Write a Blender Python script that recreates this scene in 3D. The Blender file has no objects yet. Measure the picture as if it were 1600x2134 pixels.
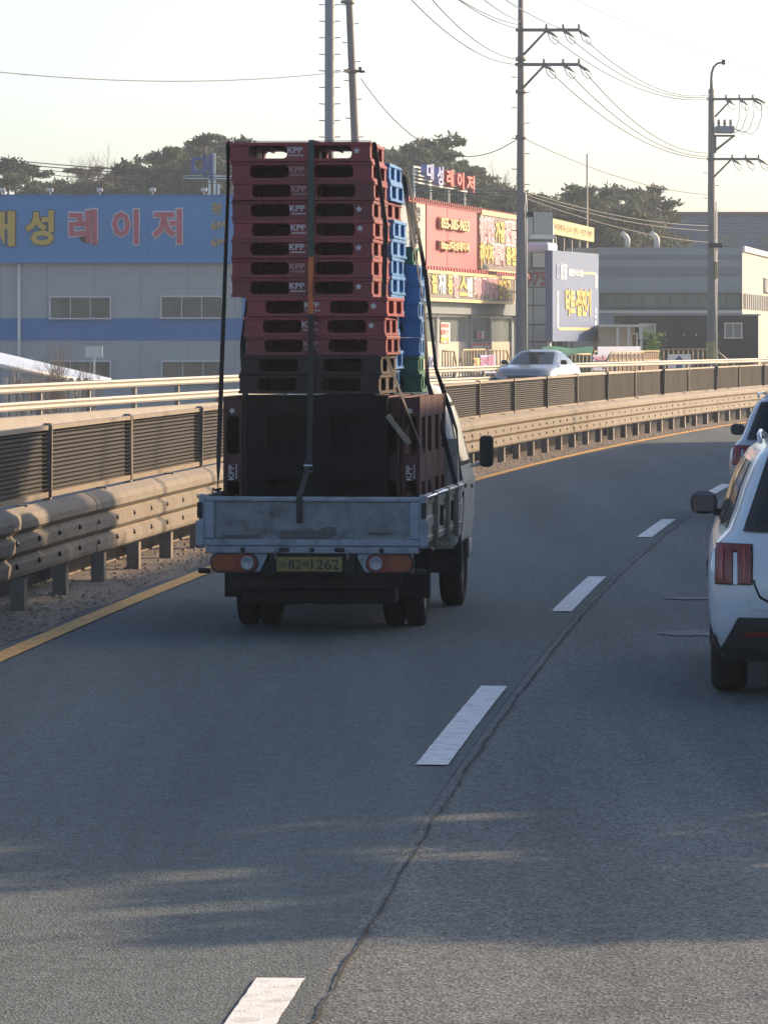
import bpy, bmesh, math, random
from mathutils import Matrix, Vector
random.seed(7)
R = math.radians
SC = bpy.context.scene
COL = SC.collection
HAZE = 0.0004
# ------------------------------------------------------------------ camera
F, HC, YH, S = 9230.0, 2.27, 700.0, 1.625      # focal (px of a 1600 wide frame), eye height, horizon row, depth scale
cam_d = bpy.data.cameras.new('camera'); cam = bpy.data.objects.new('camera', cam_d); COL.objects.link(cam)
cam.location = (0, 0, HC); cam.rotation_euler = (R(90), 0, 0)
cam_d.sensor_fit = 'HORIZONTAL'; cam_d.sensor_width = 36.0; cam_d.lens = F/1600*36
cam_d.shift_y = -(1067-YH)/1600; cam_d.clip_start = 0.5; cam_d.clip_end = 6000
SC.camera = cam
# ------------------------------------------------------------------ sky, sun, exposure
SUN_AZ = R(29)          # measured from +X (right) towards +Y (ahead)
SUN_EL = R(22)
sdir = Vector((math.cos(SUN_AZ)*math.cos(SUN_EL), math.sin(SUN_AZ)*math.cos(SUN_EL), math.sin(SUN_EL)))
wd = bpy.data.worlds.new('World'); SC.world = wd; wd.use_nodes = True
nt = wd.node_tree; nt.nodes.clear()
sky = nt.nodes.new('ShaderNodeTexSky'); sky.sky_type = 'NISHITA'; sky.sun_disc = False
sky.sun_elevation = SUN_EL; sky.sun_rotation = R(90)-SUN_AZ
sky.air_density = 0.74; sky.dust_density = 2.2; sky.ozone_density = 1.2; sky.altitude = 50
bg = nt.nodes.new('ShaderNodeBackground'); bg.inputs[1].default_value = 0.15
wo = nt.nodes.new('ShaderNodeOutputWorld')
nt.links.new(sky.outputs[0], bg.inputs[0]); nt.links.new(bg.outputs[0], wo.inputs[0])
sl = bpy.data.lights.new('sun', 'SUN'); sl.energy = 5.0; sl.angle = R(0.9); sl.color = (1.0, 0.71, 0.43)
so = bpy.data.objects.new('sun', sl); COL.objects.link(so); so.location = (60, 40, 60)
so.rotation_euler = (-sdir).to_track_quat('-Z', 'Y').to_euler()
SC.view_settings.view_transform = 'Standard'; SC.view_settings.look = 'None'
SC.view_settings.exposure = 0.88; SC.view_settings.gamma = 1.0; SC.view_settings.use_curve_mapping = False
# ------------------------------------------------------------------ materials
MATS = {}
def mat(name, col, rough=0.6, metal=0.0, var=0.0, vscale=3.0, bump=0.0, bscale=40.0, dirt=None, dscale=2.0, damt=0.5, rand=0.0, spec=0.5, stretch=None, coat=0.0, emit=None, trans=0.0, alpha=1.0):
    if name in MATS: return MATS[name]
    m = bpy.data.materials.new(name); m.use_nodes = True; N = m.node_tree.nodes; L = m.node_tree.links
    b = N['Principled BSDF']; b.inputs['Roughness'].default_value = rough; b.inputs['Metallic'].default_value = metal
    b.inputs['Specular IOR Level'].default_value = spec
    if coat: b.inputs['Coat Weight'].default_value = coat; b.inputs['Coat Roughness'].default_value = 0.06
    if trans: b.inputs['Transmission Weight'].default_value = trans
    if alpha < 1: b.inputs['Alpha'].default_value = alpha
    c4 = (*col, 1)
    b.inputs['Base Color'].default_value = c4
    out = None
    tc = N.new('ShaderNodeTexCoord'); src = tc.outputs['Object']
    if stretch:
        mp = N.new('ShaderNodeMapping'); mp.inputs['Scale'].default_value = stretch; L.new(src, mp.inputs[0]); src = mp.outputs[0]
    if rand:
        # shift the pattern per object so that copies do not repeat
        oi = N.new('ShaderNodeObjectInfo'); ad = N.new('ShaderNodeVectorMath'); ad.operation = 'MULTIPLY_ADD'
        cb = N.new('ShaderNodeCombineXYZ'); 
        for i in range(3): L.new(oi.outputs['Random'], cb.inputs[i])
        ad.inputs[1].default_value = (37, 53, 71); L.new(cb.outputs[0], ad.inputs[0]); L.new(src, ad.inputs[2]); src = ad.outputs[0]
    def mixc(a, bcol, facs, blend='MIX'):
        mx = N.new('ShaderNodeMix'); mx.data_type = 'RGBA'; mx.blend_type = blend
        if isinstance(a, tuple): mx.inputs[6].default_value = a
        else: L.new(a, mx.inputs[6])
        if isinstance(bcol, tuple): mx.inputs[7].default_value = bcol
        else: L.new(bcol, mx.inputs[7])
        if isinstance(facs, float): mx.inputs[0].default_value = facs
        else: L.new(facs, mx.inputs[0])
        return mx.outputs[2]
    cur = c4
    if var:
        n = N.new('ShaderNodeTexNoise'); n.inputs['Scale'].default_value = vscale; n.inputs['Detail'].default_value = 6; n.inputs['Roughness'].default_value = 0.65
        L.new(src, n.inputs[0]); r = N.new('ShaderNodeMapRange'); L.new(n.outputs[0], r.inputs[0])
        r.inputs[1].default_value = 0.25; r.inputs[2].default_value = 0.75; r.inputs[3].default_value = 0; r.inputs[4].default_value = 1
        cur = mixc(tuple(c*(1-var) for c in col)+(1,), tuple(min(1, c*(1+var)) for c in col)+(1,), r.outputs[0])
    if dirt:
        n = N.new('ShaderNodeTexNoise'); n.inputs['Scale'].default_value = dscale; n.inputs['Detail'].default_value = 8; n.inputs['Roughness'].default_value = 0.7
        L.new(src, n.inputs[0]); r = N.new('ShaderNodeMapRange'); L.new(n.outputs[0], r.inputs[0])
        r.inputs[1].default_value = 0.48; r.inputs[2].default_value = 0.68; r.inputs[4].default_value = damt
        cur = mixc(cur, (*dirt, 1), r.outputs[0])
    if rand:
        oi = N.new('ShaderNodeObjectInfo'); r = N.new('ShaderNodeMapRange'); L.new(oi.outputs['Random'], r.inputs[0])
        r.inputs[3].default_value = 1-rand; r.inputs[4].default_value = 1+rand
        hs = N.new('ShaderNodeHueSaturation'); L.new(r.outputs[0], hs.inputs['Value'])
        if isinstance(cur, tuple): hs.inputs['Color'].default_value = cur
        else: L.new(cur, hs.inputs['Color'])
        cur = hs.outputs[0]
    if not isinstance(cur, tuple): L.new(cur, b.inputs['Base Color'])
    if bump:
        n = N.new('ShaderNodeTexNoise'); n.inputs['Scale'].default_value = bscale; n.inputs['Detail'].default_value = 4
        L.new(src, n.inputs[0]); bp = N.new('ShaderNodeBump'); bp.inputs['Strength'].default_value = bump; bp.inputs['Distance'].default_value = 0.02
        L.new(n.outputs[0], bp.inputs['Height']); L.new(bp.outputs[0], b.inputs['Normal'])
    MATS[name] = m
    return m
def asphalt(name, c1, c2, grain, big, chip=0.5):
    m = bpy.data.materials.new(name); m.use_nodes = True; N = m.node_tree.nodes; L = m.node_tree.links
    b = N['Principled BSDF']; b.inputs['Roughness'].default_value = 0.86; b.inputs['Specular IOR Level'].default_value = 0.35
    tc = N.new('ShaderNodeTexCoord')
    n1 = N.new('ShaderNodeTexNoise'); n1.inputs['Scale'].default_value = big; n1.inputs['Detail'].default_value = 8; n1.inputs['Roughness'].default_value = 0.6
    mp = N.new('ShaderNodeMapping'); mp.inputs['Scale'].default_value = (1.3, 0.07, 1); L.new(tc.outputs['Object'], mp.inputs[0]); L.new(mp.outputs[0], n1.inputs[0])
    mx = N.new('ShaderNodeMix'); mx.data_type = 'RGBA'; mx.inputs[6].default_value = (*c1, 1); mx.inputs[7].default_value = (*c2, 1)
    r = N.new('ShaderNodeMapRange'); L.new(n1.outputs[0], r.inputs[0]); r.inputs[1].default_value = 0.3; r.inputs[2].default_value = 0.7
    L.new(r.outputs[0], mx.inputs[0])
    v = N.new('ShaderNodeTexVoronoi'); v.inputs['Scale'].default_value = grain; L.new(tc.outputs['Object'], v.inputs[0])
    r2 = N.new('ShaderNodeMapRange'); L.new(v.outputs['Color'], r2.inputs[0]); r2.inputs[1].default_value = 0.15; r2.inputs[2].default_value = 0.95
    r2.inputs[3].default_value = 1-chip; r2.inputs[4].default_value = 1+chip*1.25
    hs = N.new('ShaderNodeHueSaturation'); L.new(mx.outputs[2], hs.inputs['Color']); L.new(r2.outputs[0], hs.inputs['Value'])
    # small bitumen spots and pale specks
    v2 = N.new('ShaderNodeTexNoise'); v2.inputs['Scale'].default_value = 7; v2.inputs['Detail'].default_value = 10; v2.inputs['Roughness'].default_value = 0.8; L.new(tc.outputs['Object'], v2.inputs[0])
    r3 = N.new('ShaderNodeMapRange'); L.new(v2.outputs[0], r3.inputs[0]); r3.inputs[1].default_value = 0.3; r3.inputs[2].default_value = 0.75; r3.inputs[3].default_value = 0.72; r3.inputs[4].default_value = 1.3
    hs2 = N.new('ShaderNodeHueSaturation'); L.new(hs.outputs[0], hs2.inputs['Color']); L.new(r3.outputs[0], hs2.inputs['Value'])
    L.new(hs2.outputs[0], b.inputs['Base Color'])
    bp = N.new('ShaderNodeBump'); bp.inputs['Strength'].default_value = 0.8; bp.inputs['Distance'].default_value = 0.006; L.new(v.outputs['Distance'], bp.inputs['Height']); L.new(bp.outputs[0], b.inputs['Normal'])
    MATS[name] = m
    return m
# ------------------------------------------------------------------ mesh helpers
class MB:
    def __init__(s): s.v = []; s.f = []; s.sm = []
    def add(s, vs, fs, smooth=False):
        o = len(s.v); s.v += [tuple(p) for p in vs]; s.f += [tuple(i+o for i in f) for f in fs]; s.sm += [smooth]*len(fs); return s
    def box(s, x0, x1, y0, y1, z0, z1, M=None):
        vs = [(x0,y0,z0),(x1,y0,z0),(x1,y1,z0),(x0,y1,z0),(x0,y0,z1),(x1,y0,z1),(x1,y1,z1),(x0,y1,z1)]
        if M: vs = [M @ Vector(v) for v in vs]
        return s.add(vs, [(0,3,2,1),(4,5,6,7),(0,1,5,4),(1,2,6,5),(2,3,7,6),(3,0,4,7)])
    def cbox(s, x0, x1, y0, y1, z0, z1, c, M=None):
        # chamfered box: bevelled along all edges
        bm = bmesh.new(); bmesh.ops.create_cube(bm, size=1)
        for v in bm.verts: v.co = Vector((x0+(v.co.x+.5)*(x1-x0), y0+(v.co.y+.5)*(y1-y0), z0+(v.co.z+.5)*(z1-z0)))
        bmesh.ops.bevel(bm, geom=bm.edges[:], offset=c, segments=2, affect='EDGES', profile=0.5)
        bm.verts.index_update()
        vs = [v.co.copy() for v in bm.verts]
        if M: vs = [M @ v for v in vs]
        fs = [tuple(v.index for v in f.verts) for f in bm.faces]; bm.free()
        return s.add(vs, fs)
    def tube(s, pts, rad, n=8, caps=True, smooth=True):
        pts = [Vector(p) for p in pts]; rs = rad if isinstance(rad, (list, tuple)) else [rad]*len(pts)
        vs = []; fs = []; up = Vector((0.13, 0.27, 1)).normalized()
        for i, p in enumerate(pts):
            t = (pts[min(i+1, len(pts)-1)]-pts[max(i-1, 0)]).normalized()
            a = t.cross(up)
            if a.length < 1e-3: a = t.cross(Vector((1, 0, 0)))
            a.normalize(); b = t.cross(a)
            for k in range(n):
                an = 2*math.pi*k/n; vs.append(p+(a*math.cos(an)+b*math.sin(an))*rs[i])
        for i in range(len(pts)-1):
            for k in range(n):
                fs.append((i*n+k, i*n+(k+1) % n, (i+1)*n+(k+1) % n, (i+1)*n+k))
        s.add(vs, fs, smooth)
        if caps:
            o = len(s.v)-len(vs)
            s.f.append(tuple(o+k for k in range(n))); s.f.append(tuple(o+len(vs)-1-k for k in range(n))); s.sm += [False, False]
        return s
    def lathe(s, prof, n=24, axis='x', c=(0, 0, 0), smooth=True):
        # prof: list of (along axis, radius)
        vs = []; fs = []
        for (a, r) in prof:
            for k in range(n):
                an = 2*math.pi*k/n; p, q = r*math.cos(an), r*math.sin(an)
                vs.append({'x': (c[0]+a, c[1]+p, c[2]+q), 'y': (c[0]+p, c[1]+a, c[2]+q), 'z': (c[0]+p, c[1]+q, c[2]+a)}[axis])
        for i in range(len(prof)-1):
            for k in range(n): fs.append((i*n+k, i*n+(k+1) % n, (i+1)*n+(k+1) % n, (i+1)*n+k))
        return s.add(vs, fs, smooth)
    def ext(s, poly, y0, y1, M=None, axis='y'):
        # extrude a polygon given in (x,z) along y (or (y,z) along x, (x,y) along z)
        n = len(poly); mk = {'y': lambda p, a: (p[0], a, p[1]), 'x': lambda p, a: (a, p[0], p[1]), 'z': lambda p, a: (p[0], p[1], a)}[axis]
        vs = [mk(p, y0) for p in poly]+[mk(p, y1) for p in poly]
        if M: vs = [M @ Vector(v) for v in vs]
        return s.add(vs, [tuple(range(n)), tuple(range(2*n-1, n-1, -1))]+[(i, i+n, (i+1) % n+n, (i+1) % n) for i in range(n)])
    def grid(s, rows, smooth=True, closed=False):
        n = len(rows[0]); vs = [p for r in rows for p in r]; fs = []
        for i in range(len(rows)-1):
            for k in range(n if closed else n-1): fs.append((i*n+k, i*n+(k+1) % n, (i+1)*n+(k+1) % n, (i+1)*n+k))
        return s.add(vs, fs, smooth)
    def mesh(s, name, m):
        me = bpy.data.meshes.new(name); me.from_pydata(s.v, [], s.f); me.polygons.foreach_set('use_smooth', s.sm)
        me.materials.append(m if not isinstance(m, str) else MATS[m]); me.update()
        bm = bmesh.new(); bm.from_mesh(me); bmesh.ops.recalc_face_normals(bm, faces=bm.faces[:]); bm.to_mesh(me); bm.free()
        return me
    def obj(s, name, m, parent=None, M=None):
        return link(name, s.mesh(name, m), parent, M)
def link(name, data, parent=None, M=None):
    o = bpy.data.objects.new(name, data); COL.objects.link(o)
    if parent: o.parent = parent
    if M is not None: o.matrix_local = M
    return o
def tag(o, label, cat, group=None):
    o['label'] = label; o['category'] = cat
    if group: o['group'] = group
    return o
def thing(name, label, cat, M=None, group=None):
    return tag(link(name, None, None, M), label, cat, group)
def struct(o): o['kind'] = 'structure'; return o
def stuff(o): o['kind'] = 'stuff'; return o
def copy_tree(o, parent=None):
    c = o.copy(); COL.objects.link(c)
    if parent: c.parent = parent
    for ch in o.children: copy_tree(ch, c)
    return c
T = Matrix.Translation
def RZ(a): return Matrix.Rotation(a, 4, 'Z')
def RX(a): return Matrix.Rotation(a, 4, 'X')
def RY(a): return Matrix.Rotation(a, 4, 'Y')
def W(x, y, d): return Vector(((x-800)*d/F, d, HC+(YH-y)*d/F))
# text turned into a mesh, fitted into a box; local frame: x along the text, y = -outwards, z up
TXT = {}
def text_mesh(s, w, h, depth, m, bold=0.0, name='lettering', keep=False):
    key = (s, round(w, 4), round(h, 4), depth, m, bold)
    if key in TXT: return TXT[key]
    cu = bpy.data.curves.new('t', 'FONT'); cu.body = s; cu.size = 1.0; cu.resolution_u = 2; cu.offset = 0.0
    ob = bpy.data.objects.new('t', cu); COL.objects.link(ob)
    dg = bpy.context.evaluated_depsgraph_get(); e = ob.evaluated_get(dg); me0 = e.to_mesh()
    xs = [v.co.x for v in me0.vertices]; ys = [v.co.y for v in me0.vertices]
    x0, x1, y0, y1 = min(xs), max(xs), min(ys), max(ys); e.to_mesh_clear()
    cu.offset = bold; cu.extrude = 0.5
    dg = bpy.context.evaluated_depsgraph_get(); dg.update(); e = ob.evaluated_get(dg); me = bpy.data.meshes.new_from_object(e)
    sx, sy = w/(x1-x0), h/(y1-y0)
    if keep: sx = sy = min(sx, sy)
    for v in me.vertices:
        X, Y, Z = v.co
        v.co = ((X-(x0+x1)/2)*sx, -(Z+0.5)*depth, (Y-(y0+y1)/2)*sy)
    me.materials.clear(); me.materials.append(MATS[m]); me.name = name
    bpy.data.objects.remove(ob); bpy.data.curves.remove(cu)
    TXT[key] = me
    return me
def text(s, w, h, depth, m, parent, loc, bold=0.0, name='lettering', M=None, keep=False):
    return link(name, text_mesh(s, w, h, depth, m, bold, name, keep), parent, T(loc) @ (M if M is not None else Matrix()))
# a vertical wall plane given by two (pixel column, depth) corners; local x along wall, -y outwards (to the viewer), z up
class Plane:
    def __init__(s, xa, da, xb, db):
        s.A = Vector(((xa-800)*da/F, da, 0)); s.B = Vector(((xb-800)*db/F, db, 0))
        s.u = (s.B-s.A); s.len = s.u.length; s.u.normalize()
        n = Vector((-s.u.y, s.u.x, 0))           # local +y
        s.M = Matrix(((s.u.x, n.x, 0, s.A.x), (s.u.y, n.y, 0, s.A.y), (0, 0, 1, 0), (0, 0, 0, 1)))
        s.n = n
    def uz(s, px, py, off=0.0):
        # intersection of the sight line with the plane shifted by off along local y
        o = Vector((0, 0, HC)); r = Vector(((px-800)/F, 1, (YH-py)/F))
        t = (s.A+s.n*off-o).dot(s.n)/r.dot(s.n); p = o+r*t-s.A
        return p.dot(s.u), p.z
    def rect(s, x0, y0, x1, y1, off=0.0):
        u0, zt = s.uz(x0, y0, off); _, zb = s.uz(x0, y1, off); u1, _ = s.uz(x1, y0, off)
        return u0, u1, zb, zt
    def frame(s, u, z, off=0.0): return s.M @ T((u, off, z))
# ------------------------------------------------------------------ the road's course
def yx(Y): u = Y/S-20; return -2.6+0.13*u+0.00205*u*u              # yellow line
def yd(Y): u = Y/S-20; return (0.13+0.0041*u)/S
def dx(Y): u = Y/S-9.6; return -0.36+0.1206*u+0.0017*u*u           # dashed line
def dd(Y): u = Y/S-9.6; return (0.1206+0.0034*u)/S
def off(Y, o, z=0.0):
    m = yd(Y); q = math.sqrt(1+m*m); return Vector((yx(Y)+o/q, Y-o*m/q, z))
def offd(Y, o, z=0.0):
    m = dd(Y); q = math.sqrt(1+m*m); return Vector((dx(Y)+o/q, Y-o*m/q, z))
def hd(Y): return -math.atan(yd(Y))                                 # rotation about z of the road's heading
def strip(name, m, Y0, Y1, fa, fb, step=3.0, z=0.0):
    n = max(1, int((Y1-Y0)/step)); b = MB(); rows = []
    for i in range(n+1):
        Y = Y0+(Y1-Y0)*i/n; a, c = fa(Y), fb(Y); rows.append([(a.x, a.y, a.z+z), (c.x, c.y, c.z+z)])
    b.grid(rows, False)
    return b.obj(name, m)
# ================================================================== materials
asphalt('asphalt', (0.078, 0.091, 0.094), (0.138, 0.152, 0.151), 80, 1.1, 0.62)
asphalt('asphalt_inner', (0.066, 0.083, 0.089), (0.110, 0.132, 0.138), 95, 0.9, 0.48)
asphalt('dirt_strip', (0.12, 0.10, 0.08), (0.20, 0.165, 0.13), 45, 2.5, 0.5)
mat('white_paint', (0.66, 0.68, 0.67), 0.7, var=0.1, vscale=9, dirt=(0.26, 0.26, 0.26), dscale=9, damt=0.8, bump=0.3, bscale=120)
mat('yellow_paint', (0.66, 0.36, 0.085), 0.75, var=0.16, vscale=6, dirt=(0.16, 0.12, 0.08), dscale=11, damt=0.65, bump=0.3, bscale=120)
mat('crack', (0.012, 0.012, 0.013), 0.95)
mat('concrete', (0.20, 0.185, 0.16), 0.85, var=0.18, vscale=2.0, dirt=(0.2, 0.18, 0.15), dscale=1.5, damt=0.6, bump=0.3, bscale=30)
mat('ground', (0.17, 0.15, 0.12), 0.95, var=0.3, vscale=0.3, bump=0.4, bscale=3)
mat('hill', (0.06, 0.065, 0.04), 0.95, var=0.4, vscale=0.4)
mat('galv', (0.20, 0.182, 0.155), 0.8, spec=0.2, metal=0.0, var=0.12, vscale=2.0, dirt=(0.14, 0.11, 0.08), dscale=3.5, damt=0.7, bump=0.12, bscale=6)
mat('galv_post', (0.21, 0.19, 0.165), 0.6, metal=0.3, var=0.2, vscale=5, dirt=(0.15, 0.11, 0.08), dscale=6, damt=0.7, rand=0.12)
mat('slat', (0.10, 0.10, 0.095), 0.6, metal=0.1, var=0.15, vscale=2, rand=0.08)
mat('screen_rail', (0.23, 0.195, 0.155), 0.5, metal=0.3, var=0.15, vscale=4, dirt=(0.25, 0.2, 0.15), dscale=3, damt=0.5)
mat('screen_panel', (0.05, 0.049, 0.046), 0.9, spec=0.05, var=0.2, vscale=3, rand=0.1)
mat('dark_metal', (0.03, 0.03, 0.032), 0.5, metal=0.4)
mat('black', (0.012, 0.012, 0.013), 0.6)
mat('pebble', (0.22, 0.19, 0.15), 0.9, var=0.5, vscale=40)
# ================================================================== ground, roads
b = MB(); b.grid([[(-2500, -300, -1.5), (2500, -300, -1.5)], [(-2500, 4000, -1.5), (2500, 4000, -1.5)]], False)
struct(b.obj('ground', 'ground'))
struct(strip('road', 'asphalt', -30, 330, lambda Y: off(Y, -1.55), lambda Y: offd(Y, 5.4), 4))
struct(strip('inside_lane', 'asphalt_inner', -30, 330, lambda Y: off(Y, -0.35), lambda Y: offd(Y, 0.14), 4, 0.004))
struct(strip('median_strip', 'dirt_strip', -30, 330, lambda Y: off(Y, -1.5), lambda Y: off(Y, -0.16+0.05*math.sin(Y*1.7)+0.03*math.sin(Y*4.1)), 0.6, 0.008))
# embankment under our road so that the sheet has thickness
b = MB(); rows = []
for i in range(91):
    Y = -30+4*i; a = offd(Y, 5.4, 0); c = offd(Y, 9.5, -1.5); rows.append([tuple(a), tuple(c)])
b.grid(rows); struct(b.obj('verge', 'ground'))
# solid yellow line and dashed white line, right edge line
b = strip('yellow_line', 'yellow_paint', -30, 330, lambda Y: off(Y, -0.08), lambda Y: off(Y, 0.09), 2, 0.013); struct(b)
for k in range(-2, 22):
    Y1 = 15.57+13.0*k; Y0 = Y1-5.25
    if k == 3: Y0 += 0.4
    jr = random.Random(k+50); o = strip('lane_dash', 'white_paint', Y0, Y1, lambda Y: offd(Y, -0.085+jr.uniform(-.002, .002)), lambda Y: offd(Y, 0.085+jr.uniform(-.002, .002)), 0.09, 0.012); struct(o)
struct(strip('edge_line', 'white_paint', -30, 330, lambda Y: offd(Y, 3.65), lambda Y: offd(Y, 3.8), 2, 0.006))
# ragged construction joint beside the dashed line
b = MB(); rng = random.Random(3); rows = []; Y = 8.0; o = 0.2
while Y < 75:
    o += rng.uniform(-0.009, 0.009); o = min(0.208, max(0.192, o)); w = rng.uniform(0.002, 0.010)*(1 if rng.random() > .12 else .3)
    rows.append([tuple(offd(Y, o-w, 0.009)), tuple(offd(Y, o+w, 0.009))]); Y += rng.uniform(0.03, 0.14)
b.grid(rows, False); struct(b.obj('road_joint', 'crack'))
# worn pale patches left of the white car
mat('old_paint', (0.135, 0.145, 0.15), 0.8, var=0.25, vscale=10, dirt=(0.07, 0.07, 0.07), dscale=9, damt=0.9)
for (px0, px1, py, hh) in ((1368, 1500, 1321, 12), (1380, 1490, 1248, 6)):
    d0 = F*HC/(py-YH); b = MB(); rows = []
    for i in range(61):
        t = i/60; px = px0+(px1-px0)*t; w = hh*0.5*(0.2+0.8*min(1, t*3))*rng.uniform(.55, 1.25)
        r = []
        for sgn in (-1, 1):
            d = F*HC/(py-YH+sgn*w); r.append(((px-800)*d/F, d, 0.007))
        rows.append(r)
    b.grid(rows, False); struct(b.obj('road_patch', 'old_paint'))
# loose stones on the median strip
b = MB(); rng = random.Random(11)
for i in range(2600):
    Y = rng.uniform(30, 110) if i % 3 else rng.uniform(34, 60); o = -0.2-abs(rng.gauss(0, 0.5)); 
    if o < -1.4: continue
    p = off(Y, o, 0.01); r = rng.choice((0.008, 0.012, 0.018, 0.03))*rng.uniform(0.7, 1.3)
    vs = [p+Vector((rng.uniform(.7, 1.2)*r*x, rng.uniform(.7, 1.2)*r*y, rng.uniform(.4, .9)*r*z)) for x, y, z in ((1, 0, 0), (-1, 0, 0), (0, 1, 0), (0, -1, 0), (0, 0, 1))]
    b.add(vs, [(0, 2, 4), (2, 1, 4), (1, 3, 4), (3, 0, 4)])
stuff(b.obj('loose_stones', 'pebble'))
# median kerb and the raised opposite carriageway
def sweep(prof, Y0, Y1, step, m, name, parent=None, closed=True, smooth=False, fn=off):
    b = MB(); n = max(1, int(round((Y1-Y0)/step))); rows = []
    for i in range(n+1):
        Y = Y0+(Y1-Y0)*i/n; rows.append([tuple(fn(Y, o, z)) for o, z in prof])
    b.grid(rows, smooth, closed)
    if closed: b.f += [tuple(range(len(prof))), tuple(range(len(b.v)-1, len(b.v)-1-len(prof), -1))]; b.sm += [False]*2
    return b.obj(name, m, parent)
struct(sweep([(-1.55, -1.5), (-1.55, 0.40), (-1.5, 0.43), (-1.42, 0.43), (-1.38, 0.40), (-1.36, 0.2), (-1.2, 0.16), (-1.2, -1.5)], -30, 330, 4, 'concrete', 'median_kerb'))
struct(strip('opposite_road', 'asphalt_inner', -30, 330, lambda Y: off(Y, -9.6, 0.40), lambda Y: off(Y, -1.54, 0.40), 4))
# ================================================================== guardrail of the median
g = thing('guardrail', 'long galvanized three-wave steel guardrail on posts along the yellow line', 'guardrail', T(off(36, -0.75)))
inv = g.matrix_world.inverted() if False else T(-off(36, -0.75))
PR = [(.0, .305), (.03, .31), (.055, .33), (.062, .36), (.060, .435), (.012, .468), (.008, .478), (.050, .512), (.064, .53), (.062, .615), (.012, .65), (.008, .66), (.050, .696), (.066, .71), (.062, .765), (.035, .815), (-.045, .866), (-.075, .862)]
prof = [(-.75+.10+a, z) for a, z in PR]; prof2 = [(-.75+.097+a, z+.002) for a, z in reversed(PR)]
def local(o, base):                       # move mesh data so that the object sits under an empty at base
    for v in o.data.vertices: v.co -= base
    return o
gb = off(36, -0.75)
Y = 14.0; k = 0
while Y < 190:
    L = 8.6
    o = sweep([(a+(0.006 if k % 2 else 0), z) for a, z in prof]+[(a+(0.006 if k % 2 else 0), z) for a, z in prof2], Y-0.15, Y+L+0.15, 1.1, 'galv', 'rail', g, True, False); local(o, gb)
    Y += L; k += 1
pm = MB(); pm.box(-.06, .06, -.07, .07, 0, .84); pm = pm.mesh('post', 'galv_post')
bm_ = MB(); bm_.lathe([(0, 0.001), (0, .024), (.014, .024), (.024, .014), (.026, 0.001)], 8, 'x'); bolt = bm_.mesh('bolt', 'dark_metal')
tb = MB(); tb.box(-.05, .05, -.045, .045, 0, .012); tab = tb.mesh('strap_plate', 'galv_post')
Y = 15.1; i = 0
while Y < 175:
    p = off(Y, -0.75)-gb; h = RZ(hd(Y))
    link('post', pm, g, T(p) @ h)
    if Y < 120:
        for z in (.60, .42): link('bolt', bolt, g, T(off(Y+.02, -0.590, z)-gb) @ h)
        if Y > 30:
            for z in (.60, .42): link('bolt', bolt, g, T(off(Y+1.07, -0.590, z)-gb) @ h)
        if i % 2 == 0: link('strap_plate', tab, g, T(off(Y, -0.72, .866)-gb) @ h)
    Y += 2.14; i += 1
# ================================================================== louvred anti-glare screen behind it
sb_ = off(40.3, -1.15)
scr = thing('louvred_screen', 'grey louvred metal anti-glare screen of framed panels behind the guardrail', 'screen', T(sb_))
Ys = [40.3+4.86*k for k in range(-6, 32)]
poM = MB(); poM.box(-.035, .035, -.05, .05, .05, 1.475); poM.box(-.05, .05, -.075, -.05, .8, 1.46); poM = poM.mesh('screen_post', 'galv_post')
slm = {}
NS = 14
for k, Y in enumerate(Ys):
    p = off(Y, -1.15); lean = RY(R((0.0, 0.4, -0.5, 0.8, -0.3)[k % 5]))
    if Y > 108: lean = RY(R((2.0, -1.5, 3.0, -0.5, 1.2)[k % 5]))@RX(R((1.5, -2.2, .8)[k % 3]))
    link('screen_post', poM, scr, T(p-sb_) @ RZ(hd(Y)) @ lean)
    if k+1 == len(Ys): continue
    q = off(Ys[k+1], -1.15); v = q-p; L = v.length; ang = math.atan2(v.y, v.x); M = T(p-sb_) @ RZ(ang)      # local x along the panel, -y faces the road
    a0, a1 = .06, L-.06
    fr = MB(); fr.box(a0, a1, -.03, .03, 1.415, 1.455); fr.box(a0, a1, -.03, .03, .80, .85); fr.box(a0, a0+.03, -.028, .028, .85, 1.415); fr.box(a1-.03, a1, -.028, .028, .85, 1.415)
    fr.obj('panel_frame', 'screen_rail', scr, M)
    if 30 < Y < 92 and k % 1 == 0:
        for j in range(NS):
            z = .862+j*(1.415-.868)/NS
            key = round(L, 2)
            if key not in slm:
                sb2 = MB(); sb2.ext([(-.022, .018), (-.018, .020), (.016, .002), (.012, .0)], .095, L-.095, axis='x'); slm[key] = sb2.mesh('slat', 'slat')
            link('slat', slm[key], scr, M @ T((0, 0, z)))
        bk = MB(); bk.box(a0+.03, a1-.03, .024, .03, .85, 1.415); bk.obj('gap_shade_sheet', 'black', scr, M)  # black sheet stands for the shade between the slats
    else:
        bk = MB(); nn = 26; rows = []
        for i in range(nn+1):
            x = a0+.03+(a1-a0-.06)*i/nn; dy = .006*math.sin(i*1.3+k)+(.012*math.sin(i*.5+k*2) if Y > 92 else 0)
            rows.append([(x, dy, .85), (x, dy*1.5+.004, 1.13), (x, dy, 1.415)])
        bk.grid(rows, True); bk.obj('infill_sheet', 'screen_panel', scr, M)
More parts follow.
